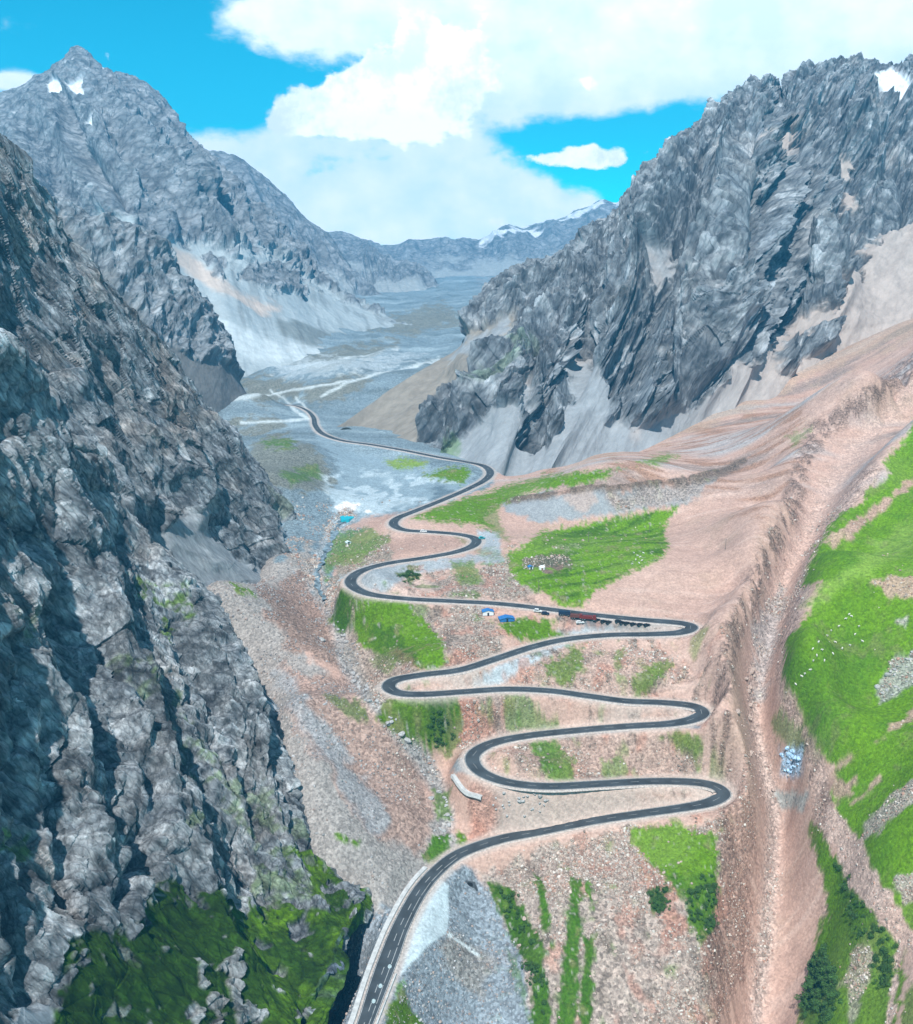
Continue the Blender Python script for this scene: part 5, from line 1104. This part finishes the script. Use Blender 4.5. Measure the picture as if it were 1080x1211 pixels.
# sheep
WOOL = mat_plain('wool', (.72, .70, .66), 1, .12, 6, bump=.5)
def sheep():
    J = [(0, 0, .62), (.35, 0, .66), (.52, 0, .82), (.68, 0, .88), (.84, 0, .80), (-.35, 0, .64), (-.5, 0, .6), (-.56, 0, .45),
         (.32, .13, .42), (.32, .13, .2), (.33, .13, 0), (.32, -.13, .42), (.32, -.13, .2), (.33, -.13, 0), (-.36, .14, .42), (-.42, .14, .2), (-.38, .14, 0), (-.36, -.14, .42), (-.42, -.14, .2), (-.38, -.14, 0)]
    E = [(0, 1), (1, 2), (2, 3), (3, 4), (0, 5), (5, 6), (6, 7), (1, 8), (8, 9), (9, 10), (1, 11), (11, 12), (12, 13), (5, 14), (14, 15), (15, 16), (5, 17), (17, 18), (18, 19)]
    R = [.27, .24, .14, .12, .07, .26, .12, .06]+[.1, .05, .045]*2+[.11, .05, .045]*2
    me = bpy.data.meshes.new('sheep'); me.from_pydata(J, E, []); o = link(bpy.data.objects.new('sheep', me)); m = o.modifiers.new('s', 'SKIN'); o.modifiers.new('u', 'SUBSURF').levels = 1
    for i, v in enumerate(me.skin_vertices[0].data): v.radius = (R[i], R[i]); v.use_root = i == 0
    dg = bpy.context.evaluated_depsgraph_get(); m2 = bpy.data.meshes.new_from_object(o.evaluated_get(dg)); o.modifiers.clear(); o.data = m2; m2.materials.append(WOOL); m2.polygons.foreach_set('use_smooth', [True]*len(m2.polygons)); return o
sh = sheep(); pts = [(1007, 731), (1004, 729), (1011, 752), (988, 761), (978, 754), (968, 761), (966, 777), (962, 783), (958, 794), (952, 799), (948, 804), (1000, 733), (992, 742), (972, 770), (985, 775), (996, 768), (961, 770), (941, 812), (1005, 765), (975, 783), (1016, 742), (983, 748), (1020, 760)]
pts2 = [(754, 658), (757, 660), (759, 664), (752, 663), (750, 655), (761, 655), (756, 667), (748, 668)]
for i, (px, py) in enumerate(pts+pts2):
    c = sh if i == 0 else copy_tree(sh); x, y, z = hit(px, py); c.location = (x, y, z); c.rotation_euler = (0, 0, random.uniform(0, 6.28)); c.scale = (1.15,)*3
    if i < len(pts): tag(c, 'white sheep grazing on the green hillside right of the gully', 'sheep', 'sheep on the green hillside')
    else: tag(c, 'white sheep grazing in the flock on the right part of the meadow', 'sheep', 'sheep on the meadow')
# boulders
def rock_mesh(seed, mat):
    import bmesh
    r = np.random.default_rng(seed); bm = bmesh.new(); bmesh.ops.create_icosphere(bm, subdivisions=3, radius=1)
    cuts = r.normal(size=(13, 3)); cuts /= np.linalg.norm(cuts, axis=1)[:, None]; dd = r.uniform(.62, .95, 13)
    for v in bm.verts:
        p = np.array(v.co)
        for c_, d_ in zip(cuts, dd):
            k_ = p@c_
            if k_ > d_: p = p-c_*(k_-d_)
        p = p*(1+.05*float(noise(np.array([p[0]*4+seed]), np.array([p[1]*4]), np.array([p[2]*4]))[0])); v.co = p*np.array([1.0, .8, .68])
    me = bpy.data.meshes.new('boulder'); bm.to_mesh(me); bm.free(); me.materials.append(mat); return me
BG = mat_plain('boulder_grey', (.36, .36, .36), .95, .35, 1.5, bump=.5); BP = mat_plain('boulder_pink', (.40, .31, .27), .95, .35, 1.5, bump=.5); BB = mat_plain('blue_ice_rubble', (.34, .50, .66), .7, .3, 1.5)
RM = {'g': [rock_mesh(i, BG) for i in range(4)], 'p': [rock_mesh(10+i, BP) for i in range(4)], 'b': [rock_mesh(20, BB), rock_mesh(21, BB)]}
def boulders(n, sampler, kind, s0, s1, label, group):
    for _ in range(n):
        px, py = sampler(); x, y, z = hit(px, py); s_ = s0*(s1/s0)**(random.random()**2.2)
        o = bpy.data.objects.new('boulder', random.choice(RM[kind])); link(o); o.scale = (s_*random.uniform(.8, 1.2), s_*random.uniform(.8, 1.2), s_*random.uniform(.7, 1.1))
        o.location = (x, y, z+.15*s_); o.rotation_euler = (random.uniform(-.4, .4), random.uniform(-.4, .4), random.uniform(0, 6.28)); tag(o, label, 'boulder', group)
def along(line, wid):
    P = np.array([p[:2] for p in line], float); L = np.concatenate([[0], np.cumsum(np.linalg.norm(np.diff(P, axis=0), axis=1))])
    def f():
        t_ = random.uniform(0, L[-1]); return float(np.interp(t_, L, P[:, 0])+random.gauss(0, wid)), float(np.interp(t_, L, P[:, 1])+random.gauss(0, wid*.4))
    return f
def within(poly):
    P = np.array(poly, float)
    def f():
        while True:
            x, y = random.uniform(*P[:, 0][[P[:, 0].argmin(), P[:, 0].argmax()]]), random.uniform(*P[:, 1][[P[:, 1].argmin(), P[:, 1].argmax()]])
            if sdpoly(np.array([x]), np.array([y]), poly)[0] > 0: return x, y
    return f
boulders(70, along(RIV[7:], 7), 'g', .7, 2.4, 'grey boulder in the rocky stream bed left of the road bends', 'boulders in the stream bed')
boulders(60, along([(a[0]-6, a[1]) for a in GFLOOR[8:12]], 6), 'p', .6, 2.2, 'pinkish grey boulder on the dry floor of the gully', 'boulders on the gully floor')
boulders(50, within([(570,1040),(640,1015),(740,990),(840,990),(840,1200),(660,1205),(600,1100)]), 'p', .6, 1.7, 'pale boulder on the stony slope below the lowest bend', 'boulders on the slope below the lowest bend')
boulders(24, within([(572,945),(605,935),(650,950),(640,968),(600,972),(580,960)]), 'g', .7, 1.6, 'pale grey rock in the rock pile under the lowest left hairpin', 'rocks piled under the lowest left hairpin')
boulders(26, within([(922,888),(946,888),(944,916),(926,914)]), 'b', .8, 2.0, 'blue tinted block in the icy rubble patch beside the gully', 'blue rubble beside the gully')
boulders(22, within([(1036,815),(1060,780),(1079,770),(1079,800),(1060,825),(1042,832)]), 'g', .7, 1.8, 'grey rock in the outcrop on the green hillside', 'rocks of the hillside outcrop')
# shrubs
LEAF = mat_plain('shrub_leaf', (.040, .105, .016), .8, .45, .6); STEM = mat_plain('shrub_stem', (.08, .06, .04), .9)
def shrub(seed):
    r = np.random.default_rng(seed); t = empty('shrub', (0, 0, 0)); n = 900
    lob = r.normal(size=(7, 3))*np.array([.55, .55, .28])+np.array([0, 0, .75]); k_ = r.integers(0, 7, n)
    d = r.normal(size=(n, 3)); d /= np.linalg.norm(d, axis=1)[:, None]; c = lob[k_]+d*(r.uniform(.5, 1, (n, 1))**.5)*r.uniform(.35, .6, (7, 1))[k_]
    c[:, 2] = np.maximum(c[:, 2], .05); a = r.normal(size=(n, 3)); a /= np.linalg.norm(a, axis=1)[:, None]; b = np.cross(a, d); b /= np.linalg.norm(b, axis=1)[:, None]+1e-9; s_ = r.uniform(.07, .15, (n, 1))
    V = np.stack([c-a*s_, c+b*s_*.6, c+a*s_, c-b*s_*.6], 1).reshape(-1, 3); mesh_np('foliage', V, np.arange(n*4).reshape(-1, 4), LEAF, False, None, t)
    V = []; F = []
    for i in range(5):
        e = lob[i]; k0 = len(V); V += [(-.04, 0, 0), (.04, 0, 0), (0, .05, 0), (e[0]-.01, e[1], e[2]), (e[0]+.01, e[1], e[2]), (e[0], e[1]+.015, e[2])]; F += [(k0, k0+1, k0+4, k0+3), (k0+1, k0+2, k0+5, k0+4), (k0+2, k0, k0+3, k0+5)]
    mesh_np('stem', np.array(V), np.array(F), STEM, False, None, t); return t
sh0 = [shrub(1), shrub(2), shrub(3)]; cnt = 0
def shrubs(n, sampler, s0, s1, label, group):
    global cnt
    for _ in range(n):
        px, py = sampler(); x, y, z = hit(px, py); o = sh0[cnt] if cnt < 3 else copy_tree(sh0[cnt % 3]); cnt += 1
        k_ = random.uniform(s0, s1); o.scale = (k_, k_, k_*random.uniform(.7, 1)); o.location = (x, y, z-.1); o.rotation_euler = (0, 0, random.uniform(0, 6.28)); tag(o, label, 'shrub', group)
shrubs(60, within([(950,1205),(958,1150),(975,1120),(990,1160),(985,1205)]), 1.4, 2.8, 'dark green shrub in the thicket between the gully and the stony strip', 'shrubs in the thicket by the gully')
shrubs(45, within([(985,1020),(1005,1025),(1030,1080),(1062,1120),(1050,1180),(1020,1120)]), .9, 1.8, 'dark green shrub on the green wedge below the branching gullies', 'shrubs on the green wedge')
shrubs(14, within([(768,1056),(790,1053),(788,1078),(770,1078)]), 1.2, 2.2, 'dark shrub beside the red soil patch below the lowest bend', 'shrubs beside the red soil')
shrubs(40, within([(800,1050),(848,1030),(846,1095),(828,1118),(812,1080)]), .8, 1.6, 'green shrub on the grass tongue next to the gully edge', 'shrubs on the grass tongue')
shrubs(30, within([(578,1048),(600,1050),(622,1085),(640,1130),(650,1200),(632,1200),(622,1130)]), .9, 1.7, 'green shrub in the strip nearest the grey gravel', 'shrubs in the green strips')
shrubs(22, within([(504,852),(530,840),(542,862),(528,890),(506,885)]), .9, 1.8, 'dark green shrub on the slope left of the lowest hairpins', 'shrubs left of the hairpins')
shrubs(14, within([(470,680),(492,674),(497,684),(478,690)]), 1.0, 1.9, 'dark shrub inside the big left hairpin', 'shrubs inside the left hairpin')

# ---------------------------------------------------------------- air
hm = bpy.data.materials.new('haze'); hm.use_nodes = True; nt = hm.node_tree; nt.nodes.clear()
pv_ = nt.nodes.new('ShaderNodeVolumePrincipled'); pv_.inputs['Color'].default_value = (.10, .55, 1.0, 1); pv_.inputs['Density'].default_value = 1.35e-4; pv_.inputs['Anisotropy'].default_value = .0
ou = nt.nodes.new('ShaderNodeOutputMaterial'); nt.links.new(pv_.outputs[0], ou.inputs['Volume'])
x0, x1, y0, y1, z0, z1 = -5200, 5200, -80, 5900, -400, 1050
V = [(x, y, z) for x in (x0, x1) for y in (y0, y1) for z in (z0, z1)]
me = bpy.data.meshes.new('haze'); me.from_pydata(V, [], [(0, 1, 3, 2), (4, 6, 7, 5), (0, 4, 5, 1), (2, 3, 7, 6), (0, 2, 6, 4), (1, 5, 7, 3)]); me.materials.append(hm)
tag(link(bpy.data.objects.new('haze', me)), kind='stuff')
print('ground z', GZ.min(), GZ.max())
